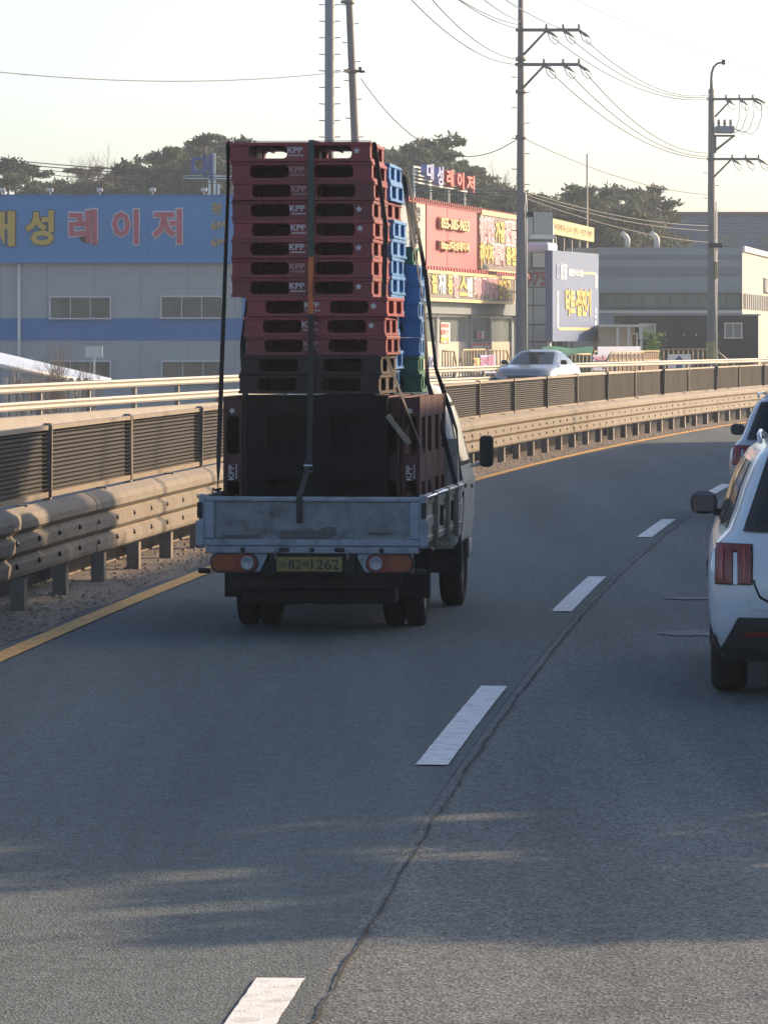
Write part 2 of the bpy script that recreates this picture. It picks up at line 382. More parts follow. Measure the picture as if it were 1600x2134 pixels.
# ================================================================== far parapet with two rails on the far side of the opposite road
pbase = off(80, -9.9)
par = thing('bridge_parapet', 'pale concrete parapet topped by two cream rails beyond the opposite carriageway', 'parapet', T(pbase))
mat('cream_rail', (0.31, 0.28, 0.23), 0.45, metal=0.15, var=0.1, vscale=2, dirt=(0.3, 0.24, 0.17), dscale=3, damt=0.5)
local(sweep([(-10.2, -1.5), (-10.2, .74), (-10.17, .78), (-9.8, .78), (-9.76, .74), (-9.7, .55), (-9.6, .40), (-9.6, -1.5)], 40, 230, 4, 'concrete', 'wall', par), pbase)
for zc in (1.30, 0.97):
    pr = []
    for i in range(12):
        a = 2*math.pi*i/12; w = .055 if math.cos(a) > 0 else .03
        pr.append((-9.78+w*math.cos(a), zc+.075*math.sin(a)*(1 if abs(math.sin(a)) < .9 else 1)))
    # double-bump cross-section facing the road
    pr = [(-9.82, zc-.085), (-9.775, zc-.08), (-9.755, zc-.045), (-9.785, zc-.005), (-9.785, zc+.005), (-9.755, zc+.045), (-9.775, zc+.08), (-9.82, zc+.085)]
    local(sweep(pr, 40, 230, 4, 'cream_rail', 'rail', par, True, False), pbase)
pp = MB(); pp.box(-.12, -.03, -.05, .05, .7, 1.38); pp = pp.mesh('rail_post', 'galv_post')
for k in range(44): 
    Y = 42+4.0*k; link('rail_post', pp, par, T(off(Y, -9.8)-pbase) @ RZ(hd(Y)))
# ================================================================== noise barrier on the right (outside the frame; it shades the road)
nb = offd(21, 6.0)
bar = thing('noise_barrier', 'tall grey panelled noise barrier along the right side of the road', 'barrier', T(nb))
mat('barrier_panel', (0.30, 0.32, 0.31), 0.7, var=0.1, vscale=1, rand=0.06)
BH = 5.15; Y = 25.0; n = 0
bpm = {}
while Y < 101:
    p = offd(Y, 6.0); q = offd(Y+4, 6.0); v = q-p; L = v.length; M = T(p-nb) @ RZ(math.atan2(v.y, v.x))
    c = MB(); c.box(-.09, .09, -.1, .1, -.6, BH+.03); c.obj('barrier_post', 'galv_post', bar, M)
    for j in range(5):
        c = MB(); c.box(.1, L-.1, -.05, .05, -.5+j*1.13, .62+j*1.13); c.obj('barrier_panel', 'barrier_panel', bar, M)
    Y += 4; n += 1
# ================================================================== pickup truck (local frame: x right, y forward, origin under the tailgate)
mat('truck_blue', (0.24, 0.285, 0.335), 0.55, var=0.14, vscale=5, dirt=(0.08, 0.085, 0.085), dscale=6, damt=0.75, bump=0.08, bscale=12)
mat('gate_panel', (0.185, 0.205, 0.22), 0.62, metal=0.1, var=0.16, vscale=4, dirt=(0.06, 0.058, 0.05), dscale=4.5, damt=0.85, bump=0.15, bscale=10)
mat('gate_alu', (0.42, 0.41, 0.38), 0.45, metal=0.45, var=0.2, vscale=4, dirt=(0.12, 0.10, 0.07), dscale=5, damt=0.75, bump=0.12, bscale=9)
mat('scrape', (0.10, 0.10, 0.095), 0.8, var=0.4, vscale=14, dirt=(0.16, 0.09, 0.05), dscale=9, damt=0.6)
mat('cab_white', (0.72, 0.69, 0.62), 0.35, var=0.05, vscale=2, dirt=(0.4, 0.35, 0.28), dscale=3, damt=0.4, coat=0.3)
mat('glass', (0.03, 0.04, 0.045), 0.06, spec=0.8, coat=0.6)
mat('glass_pale', (0.16, 0.19, 0.21), 0.1, spec=0.8, coat=0.5)
mat('rubber', (0.016, 0.016, 0.017), 0.85, var=0.3, vscale=12)
mat('rim', (0.22, 0.22, 0.22), 0.5, metal=0.6, dirt=(0.08, 0.07, 0.06), dscale=8, damt=0.7)
mat('chassis', (0.02, 0.02, 0.021), 0.8, var=0.3, vscale=6)
mat('lens_red', (0.17, 0.014, 0.010), 0.3, var=0.2, vscale=25, coat=0.15)
mat('lens_orange', (0.22, 0.045, 0.012), 0.3, var=0.15, vscale=25, coat=0.15)
mat('lens_white', (0.26, 0.29, 0.31), 0.2, coat=0.5)
mat('lens_core', (0.32, 0.03, 0.02), 0.3, coat=0.2)
mat('plate_yellow', (0.20, 0.165, 0.035), 0.5, var=0.12, vscale=12, dirt=(0.11, 0.09, 0.03), dscale=14, damt=0.5)
mat('ink', (0.02, 0.022, 0.03), 0.6)
mat('wood_deck', (0.10, 0.075, 0.055), 0.85, var=0.3, vscale=5)
mat('chrome', (0.6, 0.6, 0.6), 0.25, metal=0.9)
TX, TY, TH = -0.543, 33.4, R(-6.0)
TM = T((TX, TY, 0)) @ RZ(TH)
WS = 0.957
tr = thing('pickup_truck', 'small cargo truck with grey drop-side bed overloaded with tall stacks of pallets', 'truck', TM @ Matrix.Diagonal((WS, 1, 1, 1)))
HW, BL, ZB, ZT = 0.875, 3.38, 0.685, 1.056
c = MB(); c.box(-HW+.05, HW-.05, .05, BL, .655, .70)
for x in (-.6, -.2, .2, .6): c.box(x-.03, x+.03, .06, BL, .60, .655)
c.obj('bed_floor', 'wood_deck', tr)
# tailgate: framed sheet with a recessed face
c = MB(); y0, y1 = -.012, .038
c.cbox(-HW+.022, HW-.022, y0, y1, ZT-.035, ZT, .008); c.cbox(-HW+.022, HW-.022, y0, y1, ZB, ZB+.05, .008)
c.cbox(-HW+.022, -HW+.10, y0, y1, ZB+.052, ZT-.037, .008); c.cbox(HW-.10, HW-.022, y0, y1, ZB+.052, ZT-.037, .008)
tg = c.obj('tailgate', 'truck_blue', tr)
c = MB(); rows = []
rngd = random.Random(5)
NX, NZ = 46, 12
for j in range(NZ+1):
    z = ZB+.05+(ZT-.035-ZB-.05)*j/NZ; r = []
    for i in range(NX+1):
        x = -HW+.10+(2*HW-.20)*i/NX
        dent = .006*math.sin(x*9+z*7)*math.sin(z*21+x*3)+.004*rngd.uniform(-1, 1)
        if j in (3,): dent -= .006
        r.append((x, .012+dent*(0 if i in (0, NX) or j in (0, NZ) else 1), z))
    rows.append(r)
c.grid(rows); c.obj('panel', 'gate_panel', tg)
# scraped strip where old lettering was
c = MB(); pts = [(-.25, .80), (.06, .805), (.1, .83), (.19, .83), (.19, .765), (.12, .74), (-.26, .742)]
c.ext(pts, .0, .006); c.obj('scrape_mark', 'scrape', tg)
c = MB(); c.ext([(-.72, .765), (-.42, .77), (-.42, .745), (-.72, .74)], .001, .007); c.obj('scrape_mark', 'scrape', tg)
c = MB(); c.ext([(.44, .79), (.62, .79), (.62, .775), (.44, .775)], .001, .007); c.obj('scrape_mark', 'scrape', tg)
for sx in (-1, 1):
    c = MB(); c.cbox(sx*HW-.024, sx*HW+.024, -.02, .055, ZB-.015, ZT+.018, .01); c.obj('corner_post', 'truck_blue', tr)
    c = MB(); c.cbox(sx*(HW+.012)-.022, sx*(HW+.012)+.022, -.032, -.018, ZB+.21, ZB+.33, .005); c.obj('latch', 'black', tr)
    c = MB(); c.cbox(sx*(HW+.016)-.03, sx*(HW+.016)+.03, -.034, -.016, ZB+.0, ZB+.19, .008); c.obj('hinge_cover', 'truck_blue', tr)
# sill beam with hinges and rubber buffers
c = MB(); c.cbox(-HW+.03, HW-.03, -.005, .06, .628, .682, .008); sb = c.obj('sill_beam', 'truck_blue', tr)
for x in (-.55, .0, .55):
    c = MB(); c.lathe([(-.03, .001), (-.03, .016), (0, .02), (.01, .02)], 10, 'y', (x, .0, .655)); c.obj('buffer', 'black', sb)
for x in (-.22, .22):
    c = MB(); c.cbox(x-.04, x+.04, -.02, .0, .642, .672, .006); c.obj('hinge', 'chassis', sb)
for x in (-.285, .285):
    c = MB(); c.tube([(x, -.012, .655), (x, -.018, .60), (x, -.014, .57)], .008, 6); c.obj('hook', 'galv_post', sb)
# side gates
for sx, gm in ((1, 'gate_alu'), (-1, 'gate_alu')):
    sg = MB(); X = sx*HW
    rows = []
    for z, dx_ in ((ZB, 0), (ZB+.05, .012), (ZB+.055, .0), (ZB+.12, .0), (ZB+.125, .012), (ZB+.20, .012), (ZB+.205, 0), (ZB+.30, 0), (ZB+.305, .014), (ZT-.03, .018), (ZT, .012), (ZT+.006, -.015), (ZT-.03, -.022), (ZB, -.022)):
        rows.append([(X+sx*(dx_-.012), y, z) for y in (.058, .8, 1.6, 2.4, BL-.02)])
    rows.append(rows[0]); sg.grid(rows, False); go = sg.obj('side_gate', gm, tr)
    for y in (.95, 1.95, 2.75):
        c = MB(); c.cbox(X-.02+sx*.012, X+.02+sx*.012, y-.022, y+.022, ZB-.04, ZT+.012, .006); c.obj('gate_stay', 'galv_post', go)
    for y in (1.45, 2.4):
        c = MB(); c.cbox(X-.014+sx*.014, X+.014+sx*.014, y-.03, y+.03, ZB+.10, ZB+.26, .004); c.obj('gate_latch', 'chassis', go)
    c = MB(); c.tube([(X+sx*.014, .12, ZT-.012), (X+sx*.014, BL-.1, ZT-.012)], .016, 8); c.obj('top_rail', 'chrome', go)
    for y in (.55, 1.3, 2.05, 2.8):
        c = MB(); c.tube([(X+sx*.01, y-.05, ZB-.02), (X+sx*.03, y-.05, ZB-.05), (X+sx*.03, y+.05, ZB-.05), (X+sx*.01, y+.05, ZB-.02)], .006, 6); c.obj('rope_hook', 'galv_post', go)
# lamp brackets, lamps
for sx in (-1, 1):
    c = MB(); c.ext([(sx*.80, .625), (sx*.36, .625), (sx*.36, .60), (sx*.42, .488), (sx*.80, .488)], .01, .05); br = c.obj('lamp_bracket', 'truck_blue', tr)
    tl = link('tail_lamp', None, tr)
    def stadium(x0, x1, zc, r, n=8):
        pts = [(x1-r+r*math.cos(a), zc+r*math.sin(a)) for a in [(-90+180*i/n)*math.pi/180 for i in range(n+1)]]
        return pts+[(x0+r+r*math.cos(a), zc+r*math.sin(a)) for a in [(90+180*i/n)*math.pi/180 for i in range(n+1)]]
    xa, xb = (sx*.80-.01 if sx < 0 else .425), (-.425 if sx < 0 else .81)
    c = MB(); c.ext(stadium(xa, xb, .556, .076), -.012, .015); c.obj('lamp_housing', 'dark_metal', tl)
    c = MB(); c.ext(stadium(xa+.012, xb-.012, .556, .064), -.03, -.006); c.obj('red_lens', 'lens_red', tl)
    xo = (xa+.04, xa+.14) if sx < 0 else (xb-.14, xb-.04)
    c = MB(); c.ext(stadium(*((xa+.018, xa+.20) if sx < 0 else (xb-.20, xb-.018)), .556, .056), -.035, -.028); c.obj('orange_lens', 'lens_orange', tl)
    xc = xb-.085 if sx < 0 else xa+.085
    c = MB(); c.lathe([(-.037, .001), (-.037, .04), (-.040, .044), (-.040, .05), (-.030, .054), (-.02, .054)], 20, 'y', (xc, 0, .556)); c.obj('reverse_lens', 'lens_white', tl)
    c = MB(); c.cbox(sx*.855-.05, sx*.855+.05, -.02, .03, .475, .515, .012); c.obj('rubber_stop', 'rubber', tr)
# number plate
pl = link('number_plate', None, tr, T((-.018, -.02, .548)))
c = MB(); c.cbox(-.26, .26, -.004, .004, -.055, .055, .003); c.obj('plate', 'plate_yellow', pl)
text('82', .10, .07, .002, 'ink', pl, (-.115, -.004, 0), .01); text('경남', .06, .05, .002, 'ink', pl, (-.215, -.004, 0), .01)
text('바', .055, .06, .002, 'ink', pl, (-.025, -.004, 0), .015); text('1262', .22, .075, .002, 'ink', pl, (.125, -.004, 0), .012)
c = MB(); c.box(-.34, .34, .02, .05, .47, .625); c.obj('plate_carrier', 'chassis', tr)
# chassis, axle, mudguards, wheels
c = MB(); c.box(-.40, -.32, .06, 4.6, .46, .598); c.box(.32, .40, .06, 4.6, .46, .598); c.box(-.32, .32, .3, .38, .47, .58); c.box(-.32, .32, 2.4, 2.5, .47, .58)
c.box(-.2, .3, 2.6, 3.3, .32, .56); c.obj('chassis_frame', 'chassis', tr)
c = MB(); c.box(-.68, .68, .20, .23, .36, .60); c.obj('shade_skirt', 'chassis', tr)  # dark sheet added to block the bright gap under the bed
c = MB(); c.lathe([(-.62, .05), (-.15, .05), (-.12, .13), (.12, .13), (.15, .05), (.62, .05)], 12, 'x', (0, 1.4, .29)); c.obj('rear_axle', 'chassis', tr)
c = MB(); c.cbox(-.62, .62, .5, .62, .22, .34, .02); c.obj('underrun_bar', 'chassis', tr)
c = MB(); c.cbox(.33, .62, 2.0, 2.75, .33, .60, .03); c.obj('fuel_tank', 'chassis', tr)
def wheel(name, parent, x, y, r, w, sx):
    wv = link(name, None, parent, T((x, y, r)))
    c = MB(); h = w/2; c.lathe([(-h*.8, r*.62), (-h, r*.72), (-h, r*.84), (-h*.9, r*.93), (-h*.72, r*.98), (-h*.4, r), (h*.4, r), (h*.72, r*.98), (h*.9, r*.93), (h, r*.84), (h, r*.72), (h*.8, r*.62), (-h*.8, r*.62)], 32, 'x'); c.obj('tyre', 'rubber', wv)
    c = MB(); c.lathe([(sx*h*.78, r*.63), (sx*h*.7, r*.56), (sx*h*.2, r*.5), (sx*h*.15, r*.28), (sx*h*.6, r*.22), (sx*h*.62, .001)], 24, 'x'); c.obj('rim', 'rim', wv)
    return wv
for sx in (-1, 1):
    wheel('rear_wheel', tr, sx*.69, 1.4, .285, .16, sx); wheel('rear_wheel', tr, sx*.51, 1.4, .285, .16, sx); wheel('front_wheel', tr, sx*.74, 4.04, .335, .20, sx)
    c = MB(); c.cbox(sx*.62-.22, sx*.62+.22, .98, 1.0, .24, .60, .004); c.obj('mudflap', 'rubber', tr)
    c = MB(); rows = []
    for i in range(9):
        a = math.pi*(0.02+.96*i/8); rows.append([(sx*.84, 4.04+.40*math.cos(a), .36+.40*math.sin(a)), (sx*.62, 4.04+.40*math.cos(a), .36+.40*math.sin(a))])
    c.grid(rows); c.obj('front_mudguard', 'chassis', tr)
    c = MB(); c.cbox(sx*.66-.2, sx*.66+.2, 3.50, 3.52, .30, .62, .004); c.obj('mudflap', 'rubber', tr)
c = MB(); c.box(-.70, -.30, .66, .95, .28, .6); c.obj('spare_carrier', 'chassis', tr)
# ------------------------------------------------------------------ lofted bodies
class Loft:
    """body of stacked rounded-rectangle outlines: levels (z, half width, rear y, front y, rear radius, front radius)"""
    taper = None
    def __init__(s, lv): s.lv = lv
    def par(s, z):
        lv = s.lv
        if z <= lv[0][0]: return lv[0][1:]
        for a, b_ in zip(lv, lv[1:]):
            if z <= b_[0]:
                t = (z-a[0])/(b_[0]-a[0]); return tuple(p+(q-p)*t for p, q in zip(a[1:], b_[1:]))
        return lv[-1][1:]
    def P(s, sg, t, z):
        hw, yr, yf, rr, rf = s.par(z)
        if t < .2: x, y = (hw-rr)*t/.2, yr+0.04*hw*((t/.2)**2)*.3
        elif t < .35:
            a = (t-.2)/.15*math.pi/2; x, y = hw-rr+rr*math.sin(a), yr+.012*hw+(rr-.012*hw)*(1-math.cos(a))
        elif t < .7: x, y = hw, yr+rr+(yf-rf-yr-rr)*(t-.35)/.35
        elif t < .85:
            a = (t-.7)/.15*math.pi/2; x, y = hw-rf+rf*math.cos(a), yf-rf+rf*math.sin(a)
        else: x, y = (hw-rf)*(1-(t-.85)/.15), yf
        if s.taper:
            k, z0, dz = s.taper; g = max(0.0, min(1.0, (z-z0)/dz)); q = max(0.0, 1-(y-yr)/2.4); x *= 1-k*(.2+.8*g)*q**1.5
        return Vector((sg*x, y, z))
    def body(s, name, m, parent, zs=None, nt=44):
        zs = zs or [l[0] for l in s.lv]; ts = [i/nt for i in range(nt+1)]; b = MB(); rows = []
        for z in zs: rows.append([s.P(1, t, z) for t in ts]+[s.P(-1, t, z) for t in reversed(ts[1:-1])])
        b.grid(rows, True, True); n = len(rows[0])
        b.f += [tuple(range(n)), tuple(range(len(b.v)-1, len(b.v)-1-n, -1))]; b.sm += [True, True]
        return b.obj(name, m, parent)
    def solve(s, z, key, lo, hi, val, ax):
        for _ in range(40):
            mid = (lo+hi)/2; v = s.P(1, mid, z)[ax]
            if v < val: lo = mid
            else: hi = mid
        return (lo+hi)/2
    def tx(s, x, z, front=False):   # parameter on the rear (or front) face for a given |x|
        if front:
            lo, hi = .7, 1.0
            for _ in range(40):
                mid = (lo+hi)/2
                if s.P(1, mid, z).x > x: lo = mid
                else: hi = mid
            return (lo+hi)/2
        return s.solve(z, 'x', 0, .35, x, 0)
    def ty(s, y, z): return s.solve(z, 'y', .2, .85, y, 1)
    def patch(s, name, m, parent, corners, kind, sg=1, d=.004, nu=8, nv=5, th=0.0):
        """corners: four (a,z) going round; a = signed x on the rear/front, y on a side"""
        (a0, z0), (a1, z1), (a2, z2), (a3, z3) = corners; b = MB(); rows = []
        def pos(a, z):
            if kind == 'side': return s.P(sg, s.ty(a, z), z)
            q = s.P(1, s.tx(abs(a), z, kind == 'front'), z); return Vector((math.copysign(q.x, a), q.y, q.z))
        for j in range(nv+1):
            v = j/nv; r = []
            for i in range(nu+1):
                u = i/nu; a = (a0*(1-u)+a1*u)*(1-v)+(a3*(1-u)+a2*u)*v; z = (z0*(1-u)+z1*u)*(1-v)+(z3*(1-u)+z2*u)*v
                e = .004; p = pos(a, z); pa = pos(a+e, z)-pos(a-e, z); pz = pos(a, z+e)-pos(a, z-e); n = pa.cross(pz)
                n.normalize()
                want = Vector((sg, 0, 0)) if kind == 'side' else Vector((p.x*.2, 1 if kind == 'front' else -1, 0))
                if n.dot(want) < 0: n = -n
                r.append((p+n*d, p+n*(d-.012)))
            rows.append([q[0] for q in r]); 
            if j == 0: edge0 = r
        b.grid(rows, True)
        # short skirt so that the patch has thickness
        return b.obj(name, m, parent)
# cab
cab = Loft([(.50, .80, 3.47, 4.93, .06, .22), (.56, .84, 3.46, 4.97, .06, .24), (.8, .868, 3.45, 5.0, .06, .26), (1.02, .872, 3.45, 4.98, .06, .28), (1.12, .862, 3.45, 4.94, .06, .28), (1.18, .845, 3.45, 4.88, .06, .28), (1.45, .785, 3.47, 4.66, .07, .26), (1.66, .735, 3.50, 4.47, .09, .24), (1.76, .70, 3.53, 4.36, .12, .24), (1.83, .645, 3.58, 4.25, .16, .22), (1.87, .55, 3.68, 4.12, .2, .2), (1.885, .4, 3.8, 4.0, .1, .1)])
cb = cab.body('cab', 'cab_white', tr)
for sg in (-1, 1):
    door = cab.patch('door', 'cab_white', tr, [(3.62, .58), (4.62, .58), (4.72, 1.16), (3.56, 1.16)], 'side', sg, .006, 6, 6)
    c = MB(); c.cbox(sg*.872-.012, sg*.872+.012, 3.66, 3.80, 1.0, 1.035, .005); c.obj('handle', 'black', door)
    cab.patch('window', 'glass_pale', tr, [(3.60, 1.22), (4.66, 1.22), (4.40, 1.68), (3.66, 1.68)], 'side', sg, .008, 6, 5)
    cab.patch('window_seal', 'black', tr, [(3.56, 1.185), (4.72, 1.185), (4.44, 1.715), (3.62, 1.715)], 'side', sg, .004, 6, 5)
    c = MB(); c.cbox(sg*.874-.008, sg*.874+.008, 3.50, 3.54, .93, .98, .004); c.obj('fuel_flap', 'black', tr)
    c = MB(); c.cbox(sg*.878-.012, sg*.878+.012, 4.28, 4.36, .98, 1.02, .005); c.obj('side_marker', 'lens_orange', tr)
    mi = link('mirror', None, tr)
    c = MB(); c.tube([(sg*.83, 4.52, 1.16), (sg*.90, 4.60, 1.17), (sg*.96, 4.62, 1.19), (sg*.98, 4.62, 1.30)], .017, 8); c.obj('mirror_arm', 'cab_white', mi)
    c = MB(); c.cbox(sg*.985-.062, sg*.985+.062, 4.56, 4.66, 1.15, 1.42, .035); c.obj('mirror_shell', 'black', mi)
    c = MB(); c.cbox(sg*.985-.05, sg*.985+.05, 4.550, 4.562, 1.16, 1.41, .004); c.obj('mirror_glass', 'glass', mi)
cab.patch('windscreen', 'glass', tr, [(-.72, 1.2), (.72, 1.2), (.60, 1.68), (-.60, 1.68)], 'front', 1, .006)
c = MB(); c.cbox(-.82, .82, 4.90, 5.06, .36, .56, .05); c.obj('front_bumper', 'cab_white', tr)
for sx in (-1, 1):
    c = MB(); c.cbox(sx*.66-.14, sx*.66+.14, 4.90, 5.0, .66, .84, .03); c.obj('headlamp', 'lens_white', tr)
c = MB(); c.box(-.84, .84, BL+.0, BL+.04, .66, 1.42); c.obj('headboard', 'gate_alu', tr)
# ================================================================== plastic pallets
mat('red_plastic', (0.195, 0.030, 0.034), 0.55, var=0.14, vscale=3, dirt=(0.08, 0.028, 0.03), dscale=4, damt=0.75, rand=0.26, bump=0.08, bscale=30)
mat('blue_plastic', (0.055, 0.19, 0.43), 0.5, var=0.12, vscale=3, dirt=(0.10, 0.17, 0.27), dscale=4, damt=0.5, rand=0.1)
mat('green_plastic', (0.035, 0.15, 0.095), 0.5, var=0.14, vscale=3, dirt=(0.06, 0.09, 0.07), dscale=4, damt=0.5, rand=0.1)
mat('shaded_red_plastic', (0.065, 0.017, 0.018), 0.65, var=0.25, vscale=4, dirt=(0.022, 0.012, 0.012), dscale=4, damt=0.7, rand=0.12)  # red pallets low in the load, their shade put into the colour
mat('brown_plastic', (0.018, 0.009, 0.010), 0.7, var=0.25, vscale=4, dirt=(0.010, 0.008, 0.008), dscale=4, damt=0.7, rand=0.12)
mat('black_plastic', (0.006, 0.006, 0.0065), 0.8, spec=0.2, var=0.3, vscale=4, dirt=(0.015, 0.013, 0.013), dscale=5, damt=0.5)
mat('label_white', (0.50, 0.49, 0.50), 0.7, var=0.2, vscale=30, dirt=(0.3, 0.12, 0.12), dscale=30, damt=0.5)
mat('label_faded', (0.33, 0.22, 0.22), 0.7, var=0.3, vscale=30)
def pallet_mesh(m, dp=1.1, hgt=.148, web=True):
    b = MB(); w = .55; d = dp/2; z1 = .022; z2 = hgt-.03
    b.cbox(-w, w, -d, d, z2, hgt, .006)
    xb = [(-w+.008, -w+.15), (-.10, .10), (w-.15, w-.008)]; yb = [(-d+.008, -d+.13*dp), (-.085*dp, .085*dp), (d-.13*dp, d-.008)]
    for i, (xa, xc) in enumerate(xb):
        for (ya, yc) in yb: b.box(xa, xc, ya, yc, z1, z2)
    # bottom runners: three across, three along between them
    for (ya, yc) in ((-d, -d+.13*dp+.01), (-.09*dp, .09*dp), (d-.13*dp-.01, d)): b.box(-w, w, ya, yc, 0, z1)
    for (xa, xc) in ((-w, -w+.16), (-.11, .11), (w-.16, w)):
        b.box(xa, xc, -d+.13*dp+.01, -.09*dp, .002, z1-.001); b.box(xa, xc, .09*dp, d-.13*dp-.01, .002, z1-.001)
    # rounded corners of the fork openings, front, back and sides
    r = .028
    for (xa, xc) in ((-w+.15, -.10), (.10, w-.15)):
        for (ya, yc) in ((-d+.008, -d+.06), (d-.06, d-.008)):
            for (cx, sx) in ((xa, 1), (xc, -1)):
                for (cz, sz) in ((z1, 1), (z2, -1)):
                    b.ext([(cx, cz), (cx+sx*r, cz), (cx+sx*r*.3, cz+sz*r*.3), (cx, cz+sz*r)], ya, yc)
    for (ya, yc) in ((-d+.13*dp, -.085*dp), (.085*dp, d-.13*dp)):
        for (xa, xc) in ((-w+.008, -w+.05), (w-.05, w-.008)):
            for (cy, sy) in ((ya, 1), (yc, -1)):
                for (cz, sz) in ((z1, 1), (z2, -1)):
                    b.ext([(cy, cz), (cy+sy*r, cz), (cy+sy*r*.3, cz+sz*r*.3), (cy, cz+sz*r)], xa, xc, axis='x')
    # plates added behind the side openings to keep the sun out
    for (ya, yc) in ((-d+.13*dp+.002, -.085*dp-.002), (.085*dp+.002, d-.13*dp-.002)):
        for xm in (-w+.135, w-.135): b.box(xm-.005, xm+.005, ya, yc, z1+.001, z2-.001)
    if web:  # cross plates added so the fork openings stay dark
        for xa, xc in ((-w+.152, -.102), (.102, w-.152)): b.box(xa, xc, .12, .13, z1+.001, z2-.001)
    # underside ribs of the deck
    for i in range(-4, 5):
        if i: b.box(i*.11-.004, i*.11+.004, -d+.02, d-.02, z2-.014, z2-.001)
    return b.mesh('plastic_pallet', m)
PM = {'red': pallet_mesh('red_plastic'), 'redtop': pallet_mesh('red_plastic', web=False), 'blue': pallet_mesh('blue_plastic'), 'green': pallet_mesh('green_plastic'), 'brown': pallet_mesh('brown_plastic'), 'shaded_red': pallet_mesh('shaded_red_plastic'), 'black': pallet_mesh('black_plastic', hgt=.12),
      'blues': pallet_mesh('blue_plastic', .5), 'greens': pallet_mesh('green_plastic', .5)}
sbm = MB(); st = []
for i in range(10):
    a = math.pi/2+i*math.pi/5; r_ = .026 if i % 2 == 0 else .0155; st.append((r_*math.cos(a), r_*math.sin(a)))
sbm.ext(st, -.002, .004); STAR = sbm.mesh('star_mark', 'label_white')
under = MB(); 
for i in range(7): under.box(-.055+i*.0165, -.044+i*.0165, -.002, .003, -.006, .006)
UND = under.mesh('small_print', 'label_white')
UNDF = UND.copy(); UNDF.materials.clear(); UNDF.materials.append(MATS['label_faded'])
def pallet(kind, M, label, group, marks=2, d=.55):
    o = link('plastic_pallet', PM[kind], None, TM @ M); tag(o, label, 'pallet', group)
    if marks:
        lm = 'label_white' if marks == 2 else 'label_faded'
        text('KPP', .115, .043, .003, lm, o, (-.038, -d+.008, .086), .02)
        link('small_print', UND if marks == 2 else UNDF, o, T((-.03, -d+.007, .045)))
        if marks == 2: link('star_mark', STAR, o, T((.44, -d+.006, .078)))
    return o
def xl(px, y):     # local truck x of a pixel column at local depth y
    Yd = TY+y; return (px-800)*Yd/F-TX-.105*y
FLOOR = .70
GR = 'red pallets of the tall rear stack'
rows1 = [(475, 2), (479, 1), (482, 1), (480, 2), (484, 2), (481, 2), (482, 1), (481, 2), (514, 2), (504, 2), (508, 1), (500, 0), (497, 0)]
ords = ['top', 'second', 'third', 'fourth', 'fifth', 'sixth', 'seventh', 'eighth', 'ninth', 'tenth', 'eleventh', 'twelfth', 'thirteenth']
Z0 = FLOOR+1.105
N1 = len(rows1)
HGT = .1495
rp = random.Random(21)
for i, (px, mk) in enumerate(rows1):
    z = Z0+.02+(N1-1-i)*HGT
    x = xl(px, .72)+.55
    kind = ('red' if i else 'redtop') if i < 11 else 'brown'
    lab = ('topmost dark red plastic pallet of the tall stack nearest the tailgate' if i == 0 else f'dark red plastic pallet, {ords[i]} from the top of the rear stack') if i < 11 else f'dark brown pallet, {ords[i]} from the top of the rear stack'
    ya = .72+.55+rp.uniform(-.02, .02)
    pallet(kind, T((x, ya, z)) @ RZ(R(rp.uniform(-1.1, 1.1))), lab, GR, mk)
# blue stack behind it
GB = 'blue pallets stacked behind the red ones'
n2 = 13
for i in range(n2):
    z = Z0+.02+(n2-2-i)*HGT-.02+.1495
    if i == 0: z = Z0+.02+(n2-1)*HGT
    x = xl(812+[0, 4, -4, 9, 7, 5, 6, 4, -6, -4, 2, -6, -8][i], 1.86)-.55
    z = Z0+.02+(n2-1-i)*HGT-.12
    if z < Z0: continue
    kind = 'red' if i == 2 else 'blue'
    lab = (f'red plastic pallet third from the top of the blue middle stack' if i == 2 else f'blue plastic pallet, {ords[i]} from the top of the middle stack')
    pallet(kind, T((x, 1.86+.55, z)) @ RZ(R(rp.uniform(-.6, .6))), lab, GB, 0)
# front stack by the cab: green on top and below, blue between
n3 = 8
for i in range(n3):
    z = Z0+.005+(n3-1-i)*HGT
    x = xl(874+[-12, 0, 3, 0, 4, 2, 0, 6][i], 2.98)-.55
    kind = 'greens' if i in (0, 6, 7) else 'blues'
    cn = 'green' if kind == 'greens' else 'blue'
    pallet(kind, T((x, 2.98+.25, z)) @ RZ(R(rp.uniform(-.6, .6))), f'{cn} plastic pallet, {ords[i]} from the top of the stack behind the cab', 'pallets stacked behind the cab', 0, .25)
# pallets standing on their sides on the bed
def side(kind, x, y, label, mk=2, flip=-1):
    M = T((x, y, FLOOR+.55)) @ RY(R(90*flip)) @ T((0, 0, -.074))
    return pallet(kind, M, label, 'pallets standing on their sides on the bed', mk)
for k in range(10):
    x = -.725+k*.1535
    side('shaded_red' if k in (0, 8, 9) else 'brown', x, .87+.55+(0 if k != 9 else .03), ('dark red pallet on its side against the left bed wall', )[0] if k == 0 else ('dark red pallet on its side at the right bed wall, nearest the tailgate' if k == 9 else ('dark red pallet on its side, second from the right bed wall' if k == 8 else 'dark pallet on its side hidden behind the black board')), 2 if k in (0, 9) else 0, -1)
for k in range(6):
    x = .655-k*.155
    side('shaded_red' if k < 2 else 'brown', x, 2.02+.55+rp.uniform(-.02, .02), 'red pallet on its side at the right wall in the middle of the bed' if k == 0 else 'dark pallet on its side in the middle of the bed', 0)
o = pallet('black', T((-.055, .735, FLOOR+.565)) @ RX(R(-90)) @ T((0, 0, 0)), 'black pallet standing upright in the bed, its ribbed underside facing back', 'pallets standing on their sides on the bed', 0)
HW *= WS
